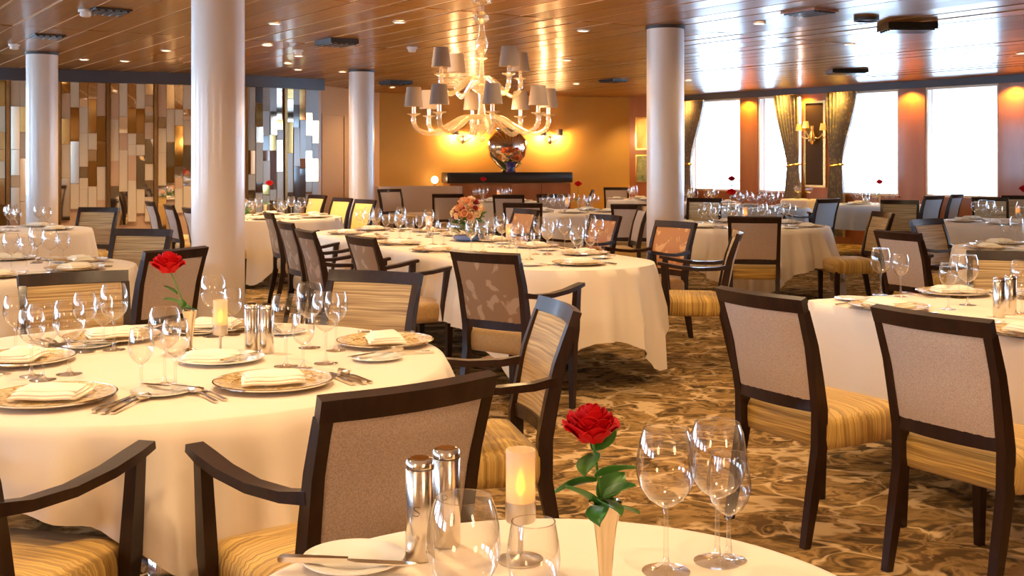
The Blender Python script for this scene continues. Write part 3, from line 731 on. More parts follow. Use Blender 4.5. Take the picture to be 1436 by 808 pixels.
chair('sblue', 6.62, 16.95, -.75, .66, 'chair with painted daylight-blue back under the widest window', GR)
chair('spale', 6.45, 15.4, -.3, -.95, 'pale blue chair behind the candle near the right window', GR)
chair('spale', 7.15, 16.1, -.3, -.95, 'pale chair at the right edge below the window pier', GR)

# settee at the back wall
st = [('seat', MB().stack(rrect(.66, .30, .12), [(.01, .2), (0, .24), (0, .42), (.03, .46), (.1, .48)]).mesh('seat', 'taupe_fabric', 50), [])]
def sb(u, v):
    a = PI*(1.0-u); x = .70*math.cos(a); y = .05+.33*math.sin(a)**.7 if 0 < u < 1 else .05
    return (x*(1+.04*v), y*(1+.1*v), .35+.60*v)
st.append(('backrest', MB().grid(sb, 24, 6, .07).mesh('backrest', 'taupe_fabric', 50), []))
for sx in (-1, 1):
    for sy in (-1, 1): st.append(('leg', MB().box((sx*.55, sy*.22, .1), (.05, .05, .2)).mesh('leg', 'dark_wood', 0), []))
x, y = at(588, 20.6); tag(put(('settee', None, st), (x, y, 0), .2), 'curved taupe settee against the orange wall', 'settee')

# ------------------------------------------------------------------ tables and cloths
def boundary(shape, n):
    # -> list of (point, outward normal)
    out = []
    if shape[0] == 'round':
        r = shape[1]
        for k in range(n):
            a = 2*PI*k/n; d = Vector((math.cos(a), math.sin(a))); out.append((d*r, d))
    elif shape[0] == 'oval':     # stadium of half-length hl (along x) and half-width r
        hl, r = shape[1], shape[2]; st_ = hl-r; per = 4*st_+2*PI*r
        for k in range(n):
            s = per*k/n
            if s < 2*st_: out.append((Vector((st_-s, r)), Vector((0, 1)))); continue
            s -= 2*st_
            if s < PI*r: a = PI/2+s/r; d = Vector((math.cos(a), math.sin(a))); out.append((Vector((-st_, 0))+d*r, d)); continue
            s -= PI*r
            if s < 2*st_: out.append((Vector((-st_+s, -r)), Vector((0, -1)))); continue
            s -= 2*st_; a = -PI/2+s/r; d = Vector((math.cos(a), math.sin(a))); out.append((Vector((st_, 0))+d*r, d))
    else:                        # rectangle with softened corners
        hx, hy, q = shape[1], shape[2], .05; per = 4*(hx-q)+4*(hy-q)+2*PI*q
        segs = []
        for k in range(n):
            s = per*k/n
            for (px, py, nx, ny, ln) in ((hx, -hy+q, 1, 0, 2*(hy-q)), (hx-q, hy-q, 'c', 0, PI/2*q), (hx-q, hy, 0, 1, 2*(hx-q)), (-hx+q, hy-q, 'c', 90, PI/2*q),
                                         (-hx, hy-q, -1, 0, 2*(hy-q)), (-hx+q, -hy+q, 'c', 180, PI/2*q), (-hx+q, -hy, 0, -1, 2*(hx-q)), (hx-q, -hy+q, 'c', 270, PI/2*q)):
                if s < ln:
                    if nx == 'c': a = R(ny)+s/q; d = Vector((math.cos(a), math.sin(a))); out.append((Vector((px, py))+d*q, d))
                    else: t_ = Vector((-ny, nx)); out.append((Vector((px, py))+t_*s, Vector((nx, ny))))
                    break
                s -= ln
    return out
TH = .75
TABLES = {}
def table(key, x, y, shape, rot, cloth, crot, label, clabel, n=168, amp=.030, nf=1.0, seed=0, legs=None, cm='cloth_white', floor_gap=.03):
    rnd = random.Random(seed); B = boundary(shape, n)
    top_r = .012
    # table proper
    if shape[0] == 'round': outl = lambda ins: [((p.x)*(1-ins), (p.y)*(1-ins)) for p, d in boundary(shape, 40)]
    else: outl = lambda ins: [((p.x)*(1-ins), (p.y)*(1-ins)) for p, d in boundary(shape, 48)]
    parts = [('tabletop', MB().stack(outl, [(.012, TH-.035), (.012, TH-.006)]).mesh('tabletop', 'dark_wood', 30), [])]
    cols = [(0, 0)] if shape[0] != 'oval' else [(-shape[1]*.5, 0), (shape[1]*.5, 0)]
    if legs: 
        for lx, ly in legs: parts.append(('leg', MB().sweep([(lx, ly, 0), (lx, ly, TH-.035)], [(.05, .05), (.075, .075)], up=(0, 1, 0)).mesh('leg', 'dark_wood', 30), []))
    else:
        for cx, cy in cols:
            parts.append(('pedestal', MB().lathe([(.05, .03), (.05, TH-.035)], 20, center=(cx, cy, 0)).mesh('pedestal', 'chrome'), []))
            parts.append(('base', MB().lathe([(.30, 0), (.30, .012), (.1, .03), (.05, .05)], 28, center=(cx, cy, 0)).mesh('base', 'chrome'), []))
    o = tag(put((('round_table' if shape[0] == 'round' else 'oval_table' if shape[0] == 'oval' else 'square_table'), None, parts), (x, y, 0), rot), label, 'table')
    # cloth: lies flat on the top, hangs by the length of the square cloth that is left over
    ca, cb = cloth; cq = crot-rot; cr, sr = math.cos(-cq), math.sin(-cq)
    drops = []
    for p, d in B:
        lp = Vector((p.x*cr-p.y*sr, p.x*sr+p.y*cr)); ld = Vector((d.x*cr-d.y*sr, d.x*sr+d.y*cr)); ts = []
        for c_, q_, dd in ((ca, lp.x, ld.x), (cb, lp.y, ld.y)):
            if abs(dd) > 1e-6: ts.append(((c_ if dd > 0 else -c_)-q_)/dd)
        drops.append(max(.06, min(min(ts), TH-floor_gap)))
    mid = [sum(drops[(k+j) % n] for j in (-2, -1, 0, 1, 2))/5 for k in range(n)]
    ph = [rnd.uniform(0, 2*PI) for _ in range(6)]
    per = sum((B[(k+1) % n][0]-B[k][0]).length for k in range(n)); base_n = max(5, round(per/.36*nf))
    rows = 12; vs = []; fs = []
    zt = TH+.002
    rings = [(.0, None), (.25, None), (.5, None), (.75, None), (.92, None), (.985, None)]
    vs.append((0, 0, zt))
    for sc, _ in rings[1:]:
        for p, d in B: vs.append((p.x*sc, p.y*sc, zt))
    for j in range(rows+1):
        tt = j/rows
        for k, (p, d) in enumerate(B):
            th = 2*PI*k/n; dr = mid[k]
            w_ = (.5+.5*math.sin(base_n*th+ph[0]+1.6*math.sin(3*th+ph[1])))**1.6*.75+.22*math.sin((base_n*2+1)*th+ph[2]+math.sin(2*th))+.12*math.sin(3*th+ph[3])
            a = amp*(.5+1.1*min(1, dr/.5))
            if j == 0: off, z = .004, zt-.002
            else:
                e = min(1, tt*1.5)**.9*(.8+.2*tt); off = .012+a*e*(w_+.35)+.02*tt; z = zt-.012-dr*tt*(1-.03*tt)
            q = p+d*off; vs.append((q.x, q.y, z))
    for k in range(n): fs.append((0, 1+k, 1+(k+1) % n))
    tr = len(rings)-1+rows
    for j in range(tr):
        for k in range(n):
            k2 = (k+1) % n; fs.append((1+j*n+k, 1+(j+1)*n+k, 1+(j+1)*n+k2, 1+j*n+k2))
    me = MB().add(vs, fs).mesh('tablecloth', cm, 70)
    tag(obj('tablecloth', me, None, (x, y, 0), (0, 0, rot)), clabel, 'tablecloth', 'pale tablecloths')
    TABLES[key] = (x, y, shape, rot)
UA = math.atan2(U.y, U.x)
table('T0', .066, 1.63, ('round', .50), 0, (.66, .66), .3, 'small round table at the bottom edge with rose vase', 'cream cloth on the small round front table', seed=1)
table('T1', -1.157, 3.79, ('round', .93), 0, (1.10, 1.10), R(-12), 'large round table in the left half under a long cloth', 'pinkish cream cloth draping the near round table on the left', n=260, seed=2, amp=.065, nf=1.5)
table('T2', -.45, 9.1, ('oval', 2.35, .63), math.atan2(.9, -.44), (2.78, .98), math.atan2(.9, -.44)-.03, 'long oval table beneath the glass chandelier', 'cream cloth on the long oval table with low hanging corner', n=260, seed=3, amp=.042, nf=1.5)
table('T3', 2.45, 5.04, ('rect', .80, .80), math.atan2(.38, .925), (1.22, 1.22), math.atan2(.38, .925), 'square table at the right edge behind two beige chairs', 'smooth cream cloth on the square table at right', seed=4, amp=.006)
table('T4', -3.27, 7.05, ('round', .90), 0, (1.30, 1.30), .5, 'round table at left edge behind the near round table', 'cream cloth on the second round table at left', seed=5)
table('T5', -4.85, 11.0, ('round', .75), 0, (1.05, 1.05), .2, 'round table in front of the leftmost column', 'cloth on the round table before the leftmost column', seed=6, n=120)
table('T6', -2.88, 13.45, ('round', .86), 0, (1.22, 1.22), .8, 'brightly lit round table right behind the thick column', 'white lit cloth on the table behind the thick column', seed=7, n=140)
table('T7', 2.40, 11.7, ('round', .83), 0, (1.2, 1.2), .62, 'round table right of the right column with beige chair before it', 'pleated pale cloth on the table right of the column', seed=8, n=160, amp=.07, nf=1.6)
table('T8', 4.18, 8.6, ('round', .80), 0, (1.25, 1.25), .3, 'round table at the right edge beyond the square table', 'cloth on the round table beyond the square table', seed=9, n=120)
table('T9', 5.5, 17.3, ('rect', .62, .62), WANG, (.98, .98), WANG, 'square window table left of the wide wood pier', 'cloth with painted blue daylight tint on the window table', seed=10, n=120, cm='daylight_cloth', amp=.03)
table('T10', .77, 14.9, ('round', .75), 0, (1.1, 1.1), .3, 'round table in the far centre beyond the oval table', 'cloth on the far centre table', seed=11, n=100)
table('T11', -.32, 18.6, ('round', .75), 0, (1.1, 1.1), .1, 'round table right before the sideboard', 'cloth on the table before the sideboard', seed=12, n=100)
table('T12', 2.25, 19.6, ('round', .6), 0, (1.05, 1.05), .4, 'far table by the red wood panel', 'cloth on the far table by the red wood panel', seed=13, n=100)
table('T13', 5.45, 12.35, ('round', .85), 0, (1.2, 1.2), .5, 'round table with candle and rose near the right edge', 'cloth on the table with candle near the right edge', seed=14, n=120)
table('T14', 3.45, 16.1, ('round', .75), 0, (1.1, 1.1), .3, 'table full of glasses below the left windows', 'cloth tinted with painted daylight on the glass-filled table below the windows', seed=15, n=100, cm='daylight_cloth')
table('T16', 3.0, 18.1, ('round', .60), 0, (.95, .95), .3, 'far table beside the first curtain', 'cloth on the far table beside the first curtain', seed=16, n=100)
x, y, _ = wp(wx(1146), .38)
table('T15', x, y, ('rect', .30, .24), WANG, (.52, .46), WANG, 'small service table below the tall mirror', 'white cloth on the small service table below the mirror', seed=17, n=80, amp=.006)
PLACE = {'T0': 'on the small front table', 'T1': 'on the near left round table', 'T2': 'on the long oval table', 'T3': 'on the right square table', 'T4': 'on the second left round table',
         'T5': 'on the table before the leftmost column', 'T6': 'on the lit table behind the thick column', 'T7': 'on the table right of the column', 'T8': 'on the table beyond the square one',
         'T9': 'on the window table', 'T10': 'on the far centre table', 'T11': 'on the table before the sideboard', 'T12': 'on the far table by the red panel', 'T13': 'on the right table with candle', 'T14': 'on the table below left windows', 'T15': 'on the service table below the mirror', 'T16': 'on the far table beside the curtain'}
GT = {k: 'tableware '+v for k, v in PLACE.items()}

# ------------------------------------------------------------------ tableware protos
TZ = TH+.003
def glass_proto(h, r, bowl_h, rim, name='wine_glass', n=20):
    z0 = h-bowl_h
    bowl = [(.004, z0), (.30*r, z0+.04*bowl_h), (.62*r, z0+.13*bowl_h), (.86*r, z0+.26*bowl_h), (.98*r, z0+.42*bowl_h), (r, z0+.52*bowl_h), (.96*r, z0+.70*bowl_h), (.88*r, z0+.86*bowl_h), (rim*r, h)]
    stem = [(.034*h/.2, 0), (.034*h/.2, .0015), (.014, .005), (.006, .012), (.0042, .03), (.0038, z0*.8), (.0055, z0), (.001, z0+.004)]
    rimp = [(rim*r+.0008, h-.001), (rim*r+.0008, h), (rim*r-.0008, h), (rim*r-.0008, h-.001)]
    return (name, None, [('bowl', MB().lathe(bowl, n, False, False).mesh('bowl', 'glass', 80), []), ('stem', MB().lathe(stem, n).mesh('stem', 'glass', 60), []),
                         ('rim', MB().lathe(rimp, n, closed=True).mesh('rim', 'glass', 80), [])])
GL = {'L': glass_proto(.232, .049, .128, .74), 'M': glass_proto(.208, .041, .108, .76), 'S': glass_proto(.178, .037, .104, .80), 'T': glass_proto(.15, .047, .118, .74, 'goblet')}
KN = {'L': ('large wine glass', 'wine glass'), 'M': ('medium wine glass', 'wine glass'), 'S': ('small wine glass', 'wine glass'), 'T': ('wide short goblet', 'goblet')}
def glass_at(key, kind, x, y):
    o = put(GL[kind], (x, y, TZ), random.uniform(0, 6)); return ranked(o, KN[kind][0], PLACE[key], KN[kind][1], 'glasses '+PLACE[key])
def plate_prof(r, dish=.012):
    return [(.55*r, 0), (.62*r, .003), (.72*r, dish*.6), (r, dish), (r, dish+.003), (.72*r, dish*.6+.004), (.6*r, .006)]
CHG = ('charger_plate', None, [('rim', MB().lathe([(.125, .007), (.165, .012), (.172, .016), (.172, .019), (.164, .017), (.122, .012)], 40, closed=True).mesh('rim', 'mosaic_gold'), []),
    ('edge', MB().lathe([(.1715, .014), (.176, .016), (.176, .020), (.1715, .021)], 40, closed=True).mesh('edge', 'silver'), []), ('well', MB().lathe([(.09, 0), (.11, .002), (.13, .009), (.13, .012), (.11, .006), (.02, .005)], 40).mesh('well', 'mosaic_gold'), [])])
BRD = ('bread_plate', None, [('plate', MB().lathe(plate_prof(.085, .010), 32).mesh('plate', 'porcelain'), [])])
DIN = ('dinner_plate', None, [('plate', MB().lathe(plate_prof(.14, .014), 40).mesh('plate', 'porcelain'), []), ('foot_ring', MB().lathe([(.07, 0), (.07, .002)], 24).mesh('foot_ring', 'porcelain'), [])])
def napkin_mesh():
    def layer(hx, hy, z, th, sk):
        def fn(u, v):
            x = (u-.5)*2*hx; y = (v-.5)*2*hy
            return (x+sk*y, y, z+th*(1-max(abs(2*u-1), abs(2*v-1))**6)+.0015*math.sin(9*u+4*v))
        return fn
    mb = MB()
    mb.grid(layer(.092, .066, .000, .010, .05), 12, 8, .006); mb.grid(layer(.088, .060, .008, .010, .0), 12, 8, .006); mb.grid(layer(.084, .048, .016, .009, -.06), 12, 8, .006)
    return mb.mesh('folds', 'napkin_white', 50)
NAP = ('folded_napkin', None, [('folds', napkin_mesh(), [])])
def cut(pts, name, m='steel'): return MB().sweep([(x, 0, z) for x, w_, th, z in pts], [(w_, th) for x, w_, th, z in pts]).mesh(name, m, 50)
KNF = ('knife', None, [('handle', cut([(-.115, .012, .006, .005), (-.11, .016, .009, .006), (-.05, .014, .009, .006), (0, .010, .008, .006)], 'handle'), []), ('blade', cut([(0, .010, .004, .005), (.015, .017, .003, .004), (.08, .018, .0022, .003), (.105, .012, .002, .003), (.115, .002, .002, .003)], 'blade'), [])])
SPN = ('spoon', None, [('handle', cut([(-.11, .014, .004, .004), (-.06, .011, .004, .006), (0, .007, .005, .008), (.04, .006, .004, .006)], 'handle'), []),
       ('bowl', MB().grid(lambda u, v: (.035+.065*u, .02*math.sin(PI*min(1, max(0, u)))**.6*(2*v-1), .003+.008*(abs(2*v-1)**2)+.006*abs(2*u-1)**2), 10, 6, .0015).mesh('bowl', 'steel', 60), [])])
def fork_proto():
    ch = [('handle', cut([(-.11, .014, .004, .004), (-.06, .011, .004, .006), (0, .007, .005, .009), (.03, .008, .004, .006), (.045, .022, .003, .004), (.06, .024, .0025, .004)], 'handle'), [])]
    for k in range(4): ch.append(('tine', MB().sweep([(.06, -.0095+k*.0063, .004), (.09, -.0095+k*.0063, .003), (.105, -.0095+k*.0063, .007)], [(.0042, .0024), (.0034, .002), (.0015, .0014)]).mesh('tine', 'steel', 50), []))
    return ('fork', None, ch)
FRK = fork_proto()
MIL_S = None
def letter_s():
    # the letter stamped on the mill, a thin raised stroke
    pts = [(.0055, .0075), (.003, .0095), (-.002, .0095), (-.005, .0065), (-.003, .0025), (.002, -.0005), (.005, -.004), (.003, -.0085), (-.002, -.0095), (-.0055, -.0075)]
    return pts
def letter_p():
    return [(-.004, -.0095), (-.004, .0095), (.002, .0095), (.0052, .006), (.0045, .0015), (.001, -.0005), (-.004, -.0005)]
def mill(letter):
    r = .0245; ch = [('body', MB().lathe([(r-.001, 0), (r, .002), (r, .150), (r-.0012, .1515)], 32).mesh('body', 'steel'), []),
        ('cap', MB().lathe([(r-.0012, .1525), (r, .1535), (r, .163), (r-.003, .167), (r-.012, .169)], 32).mesh('cap', 'silver'), []),
        ('top_inset', MB().lathe([(r-.008, .1685), (r-.009, .1695), (.004, .1695)], 24).mesh('top_inset', 'bronze_mirror'), [])]
    if letter:
        pts = []
        for x, z in letter:
            a = x/r; pts.append((r*1.003*math.sin(a), -r*1.003*math.cos(a), .085+z*.8))
        ch.append(('letter', MB().tube(pts, .0009, 5).mesh('letter', 'engraving'), []))
    return ch
MLS = ('salt_mill', None, mill(letter_s())); MLP = ('pepper_mill', None, mill(letter_p()))
CND = ('candle_lamp', None, [('base', MB().lathe([(.038, 0), (.038, .003), (.012, .007), (.0055, .012)], 28).mesh('base', 'brushed_steel'), []),
    ('stem', MB().lathe([(.0045, .01), (.0045, .062)], 12).mesh('stem', 'brushed_steel'), []),
    ('cup', MB().lathe([(.010, .062), (.024, .066), (.0255, .07), (.0255, .10), (.024, .10)], 28).mesh('cup', 'brushed_steel'), []),
    ('frosted_tube', MB().lathe([(.0245, .10), (.0245, .185), (.0225, .185), (.0225, .10)], 28, closed=True).mesh('frosted_tube', 'frosted'), []),
    ('flame', MB().lathe([(.003, .108), (.0075, .118), (.008, .128), (.005, .142), (.0008, .155)], 14).mesh('flame', 'flame'), [])])
VAS = ('bud_vase', None, [('body', MB().lathe([(.024, 0), (.024, .006), (.010, .016), (.010, .03), (.013, .07), (.018, .11), (.026, .145), (.0245, .145), (.016, .11), (.011, .07), (.008, .035)], 28, True, True).mesh('body', 'brass_dull'), []),
    ('foot', MB().lathe([(.026, 0), (.026, .004), (.02, .006)], 28).mesh('foot', 'silver'), [])])

def petal_mesh(wd, ht, curl, nn=8):
    def fn(u, v):
        a = (u-.5)*2; wv = wd*(.25+.75*math.sin(PI/2*min(1, v*1.6)))*(1-.18*max(0, (v-.5)/.5)**2)
        x = a*wv; z = ht*v-.34*ht*a*a*v**3
        y = -curl*ht*(v**2.2)+.32*wd*(a*a)*(1-.3*v)-.22*wd*math.sin(PI*v)
        y -= .10*ht*max(0, v-.8)*5*curl*(1+.3*math.sin(5*a))
        return (x, y, z)
    return MB().grid(fn, nn, nn, .0007 if nn > 4 else 0).mesh('petal', 'rose_red', 80)
PET = [petal_mesh(.011, .034, -.12), petal_mesh(.015, .036, .02), petal_mesh(.020, .036, .20), petal_mesh(.024, .035, .42), petal_mesh(.026, .032, .72)]
PETS = [petal_mesh(.011, .034, -.12, 4), petal_mesh(.015, .036, .02, 4), petal_mesh(.020, .036, .20, 4), petal_mesh(.024, .035, .42, 4), petal_mesh(.026, .032, .72, 4)]
def leaf_mesh(ln=.05, wd=.017):
    return MB().grid(lambda u, v: (ln*v, wd*(2*u-1)*math.sin(PI*min(1, .04+.95*v))**.75*(1-.25*v), -.012*v*v*ln/.05+.004*abs(2*u-1)), 6, 8, .0008).mesh('leaf', 'leaf_green', 80)
LEAF = leaf_mesh(.056, .019)
def rose(loc, h, label, group=None, detail=True, lean=(0, 0), leaves=((.10, 20), (.10, 200), (.08, 110)), sc=1.0, cat='rose', lsc=1.0):
    top = Vector((lean[0], lean[1], h))
    root = obj('rose', None, None, loc)
    obj('stem', MB().tube([(0, 0, 0), (lean[0]*.3, lean[1]*.3, h*.5), tuple(top*.9+Vector((lean[0]*.02, 0, .01))), tuple(top)], [.0022, .0022, .0026, .005], 7).mesh('stem', 'stem_green'), root)
    rings = [(0, 3, .003, .006), (0, 4, .006, .004), (1, 5, .009, .003), (1, 6, .013, .0), (2, 7, .016, -.003), (3, 7, .018, -.008), (3, 8, .020, -.013), (4, 7, .019, -.018)]
    rr = random.Random(int(h*1e4))
    if detail:
        for m, n_, r, z in rings:
            o0 = rr.uniform(0, 360)
            for k in range(n_):
                a = R(o0+360*k/n_+rr.uniform(-8, 8))
                p = obj('petal', PET[m], root, (top.x+r*sc*math.cos(a), top.y+r*sc*math.sin(a), top.z+z*sc), (rr.uniform(-.06, .06), rr.uniform(-.06, .06), a+PI/2))
                p.scale = (sc, sc, sc)
    else:
        mb = MB()
        for m, n_, r, z in rings:
            o0 = rr.uniform(0, 360)
            for k in range(n_):
                a = R(o0+360*k/n_); rot = Matrix.Rotation(a+PI/2, 3, 'Z'); me = PET[m]
                mb.add([rot @ v.co*sc+Vector((top.x+r*sc*math.cos(a), top.y+r*sc*math.sin(a), top.z+z*sc)) for v in me.vertices], [tuple(q.vertices) for q in me.polygons])
        obj('bloom', mb.mesh('bloom', 'rose_red', 80), root)
    for z, a in leaves:
        q = z/h; lf = obj('leaf', LEAF, root, (lean[0]*q, lean[1]*q, z), (rr.uniform(-.7, .7), -.35+rr.uniform(-.45, .45), R(a))); lf.scale = (lsc, lsc, lsc)
    return tag(root, label, cat, group)

# ------------------------------------------------------------------ place settings
def loc_of(key, lx, ly):
    x, y, sh, rot = TABLES[key]; c, s = math.cos(rot), math.sin(rot); return x+lx*c-ly*s, y+lx*s+ly*c
def setting(key, x, y, out, level=2, glasses='LMS', gl=True, plate=True):
    # out: direction (angle) from the plate towards the guest; x, y world
    d = Vector((math.cos(out), math.sin(out))); rt = Vector((-d.y, d.x))     # guest looks along -d; the guest's right hand is at rt
    rot = out+PI/2; pl = PLACE[key]; g = 'place settings '+pl
    if plate:
        ranked(put(CHG, (x, y, TZ), rot), 'gold mosaic charger plate', pl, 'charger', g)
        ranked(put(NAP, (x, y, TZ+.020), rot+random.uniform(-.35, .35)), 'folded white napkin', pl, 'napkin', g)
    def lay(pr, a, b, r_, kind, cat):
        p = Vector((x, y))+rt*a+d*b; ranked(put(pr, (p.x, p.y, TZ), out+PI+r_), kind, pl, cat, g)
    if level >= 2:
        lay(FRK, -.20, .02, .04, 'steel fork', 'fork'); lay(KNF, .20, .02, -.03, 'steel knife', 'knife')
        p = Vector((x, y))-rt*.31-d*.07; ranked(put(BRD, (p.x, p.y, TZ)), 'small white bread plate', pl, 'bread plate', g)
    if level >= 3:
        lay(FRK, -.228, .03, .02, 'steel fork', 'fork'); lay(KNF, .226, .03, .02, 'steel knife', 'knife'); lay(SPN, .252, .03, 0, 'steel spoon', 'spoon')
        p = Vector((x, y))-rt*.28-d*.07; ranked(put(KNF, (p.x, p.y, TZ+.014), out+PI+.5), 'steel knife', pl, 'knife', g)
    if gl:
        for k, t_ in enumerate(glasses):
            a, b = ((.12, -.24), (.20, -.20), (.17, -.31))[k % 3]
            p = Vector((x, y))+rt*a+d*b; glass_at(key, t_, p.x, p.y)
def ring(key, angs, r, level, glasses='LMS'):
    x, y, sh, rot = TABLES[key]
    for a in angs: setting(key, x+r*math.cos(R(a)), y+r*math.sin(R(a)), R(a), level, glasses)
def candle(key, x, y, label): return tag(put(CND, (x, y, TZ)), label, 'candle', 'candle lamps')
def mills(key, x, y, x2, y2, where):
    tag(put(MLS, (x, y, TZ), -.15), 'steel salt mill '+where, 'salt mill', 'mills'); tag(put(MLP, (x2, y2, TZ), -.1), 'steel pepper mill '+where, 'pepper mill', 'mills')
def onp(px, py): return on(px, py, TZ)
def vase(key, x, y, label): return tag(put(VAS, (x, y, TZ)), label, 'vase', 'bud vases')

# front table
x, y = onp(589, 783); x2, y2 = onp(626, 764)
mills('T0', x, y, x2, y2, 'on the small front table')
x, y = onp(730, 786); candle('T0', x, y, 'lit frosted candle lamp on the front table beside the rose'); point((x, y, TZ+.13), .018, (1, .5, .12), .01)
x, y = onp(849, 836); vase('T0', x, y, 'brass-toned silver bud vase on the front table')
rose((x, y, TZ+.05), .205, 'big red rose in the bud vase on the front table', lean=(-.022, 0), leaves=((.125, 175), (.13, -15), (.172, 40), (.165, 250), (.085, 190), (.085, 15), (.095, 335), (.09, 262), (.095, 300), (.10, 35)), lsc=1.15)
for k, px, py in (('L', 934, 802), ('L', 1006, 788), ('S', 1022, 786)): glass_at('T0', k, *onp(px, py))
x, y = onp(650, 948); glass_at('T0', 'L', x, y); x, y = onp(748, 915); glass_at('T0', 'S', x, y)
x, y = onp(496, 790); ranked(put(BRD, (x, y, TZ)), 'small white bread plate', PLACE['T0'], 'bread plate', 'place settings')
x, y = onp(488, 802); ranked(put(KNF, (x, y, TZ+.013), -.08), 'steel knife', PLACE['T0'], 'knife', 'place settings')

# near round table
for px, py, out, gl in ((383, 541, -55, 0), (72, 562, -98, 0), (540, 483, 14, 0), (28, 508, 172, 0), (300, 462, 82, 0), (158, 476, 130, 0)):
    x, y = onp(px, py); setting('T1', x, y, R(out), 3, gl=False)
x, y = onp(310, 507); ranked(put(DIN, (x, y, TZ)), 'round white dinner plate', PLACE['T1'], 'plate', 'place settings'); ranked(put(NAP, (x-.03, y, TZ+.012), .2), 'folded white napkin', PLACE['T1'], 'napkin', 'place settings'); ranked(put(KNF, (x+.07, y, TZ+.014), 1.2), 'steel knife', PLACE['T1'], 'knife', 'place settings')
for k, px, py in (('M', 44, 528), ('L', 60, 533), ('L', 97, 525), ('M', 119, 494), ('L', 160, 491), ('S', 145, 486), ('S', 198, 547), ('L', 231, 540), ('M', 246, 549),
                  ('L', 299, 472), ('S', 326, 470), ('L', 401, 514), ('S', 425, 517), ('L', 457, 510), ('M', 471, 492), ('L', 434, 488), ('M', 22, 500)):
    glass_at('T1', k, *onp(px, py))
x, y = onp(309, 496); candle('T1', x, y, 'lit candle lamp on the near round table at left'); point((x, y, TZ+.13), .018, (1, .5, .12), .01)
x, y = onp(353, 494); x2, y2 = onp(374, 495); mills('T1', x, y, x2, y2, 'on the near round table at left')
x, y = onp(266, 494); vase('T1', x, y, 'slim bud vase on the near round table')
rose((x, y, TZ+.05), .25, 'red rose leaning left on the near round table', 'red roses', lean=(-.075, 0), leaves=((.12, 180), (.10, 20), (.11, 60), (.105, 300), (.15, 170)), sc=1.3)

# oval table settings
for lx, ly, out in ((-2.0, 0, 180), (-1.35, -.42, -90), (-.6, -.42, -90), (.15, -.42, -90), (.9, -.42, -90), (1.55, -.40, -90), (-1.35, .42, 90), (-.6, .42, 90), (.15, .42, 90), (.9, .42, 90), (1.55, .40, 90), (2.0, 0, 0)):
    x, y = loc_of('T2', lx, ly); setting('T2', x, y, R(out)+TABLES['T2'][3], 2, 'LMS')
def bouquet(loc, n, r, mats, label, bowl, seed):
    rnd = random.Random(seed); root = obj('flower_arrangement', None, None, loc)
    head = {}
    for m in mats:
        mb = MB()
        for pm_, n_, rr, zz in ((0, 3, .004, .0), (1, 5, .009, -.003), (2, 6, .013, -.008), (4, 6, .014, -.014)):
            for k in range(n_):
                a = 2*PI*k/n_+pm_; rot = Matrix.Rotation(a+PI/2, 3, 'Z'); me = PETS[pm_]
                mb.add([rot @ v.co+Vector((rr*math.cos(a), rr*math.sin(a), zz-.012)) for v in me.vertices], [tuple(q.vertices) for q in me.polygons])
        head[m] = mb.mesh('flower_head', m, 80)
    bm_ = MB()
    for k in range(n):
        a = rnd.uniform(0, 2*PI); ph = math.acos(rnd.uniform(-.15, 1)); d = Vector((math.sin(ph)*math.cos(a), math.sin(ph)*math.sin(a), math.cos(ph)))
        p = d*r*rnd.uniform(.82, 1.05)+Vector((0, 0, bowl+r*.55))
        o = obj('flower_head', head[mats[k % len(mats)]], root, tuple(p), tuple(d.to_track_quat('Z', 'Y').to_euler())); q = rnd.uniform(.55, 1.05)*r/.135; o.scale = (q, q, q)
    for k in range(46):
        a = rnd.uniform(0, 2*PI); z = bowl*.35+rnd.uniform(0, r*1.3); rr = r*rnd.uniform(.6, .95)
        o = obj('leaf', LEAF, root, (rr*math.cos(a)*.7, rr*math.sin(a)*.7, z), (rnd.uniform(-.6, .6), rnd.uniform(-.9, .2), a)); o.scale = (1.3, 1.3, 1.3)
    for k in range(14):
        a = rnd.uniform(0, 2*PI); bm_.tube([(0, 0, .02), (r*.35*math.cos(a), r*.35*math.sin(a), bowl*.8), (r*.7*math.cos(a), r*.7*math.sin(a), bowl+r*.6)], .003, 5)
    st_ = obj('stems', bm_.mesh('stems', 'stem_green'), root); st_['kind'] = 'stuff'
    tag(root, label, 'flowers')
x, y = onp(657, 338); cx_, cy_ = x, y
tag(put(('glass_bowl', None, [('bowl', MB().lathe([(.05, .012), (.125, .04), (.162, .095), (.160, .14), (.135, .185), (.12, .20)], 28, False, False).mesh('bowl', 'glass', 80), []), ('base', MB().lathe([(.10, 0), (.13, .02), (.135, .05), (.12, .05), (.05, .012)], 28).mesh('base', 'blue_glass'), [])]), (x, y, TZ)), 'blue-based glass bowl under the bouquet on the oval table', 'bowl')
bouquet((x, y, TZ), 46, .135, ['peach', 'cream_flower', 'peach', 'dark_red', 'cream_flower'], 'peach and cream bouquet on the oval table', .15, 3)
for px, py, lb in ((714, 348, 'lit candle lamp in front of the bouquet on the oval table'), (601, 333, 'lit candle lamp at the far half of the oval table')):
    x, y = onp(px, py); candle('T2', x, y, lb)
for k, px, py in (('L', 756, 346), ('M', 775, 345), ('L', 792, 349), ('S', 816, 346), ('L', 828, 343), ('L', 838, 351), ('S', 722, 343), ('L', 700, 338), ('M', 690, 341)): glass_at('T2', k, *onp(px, py))

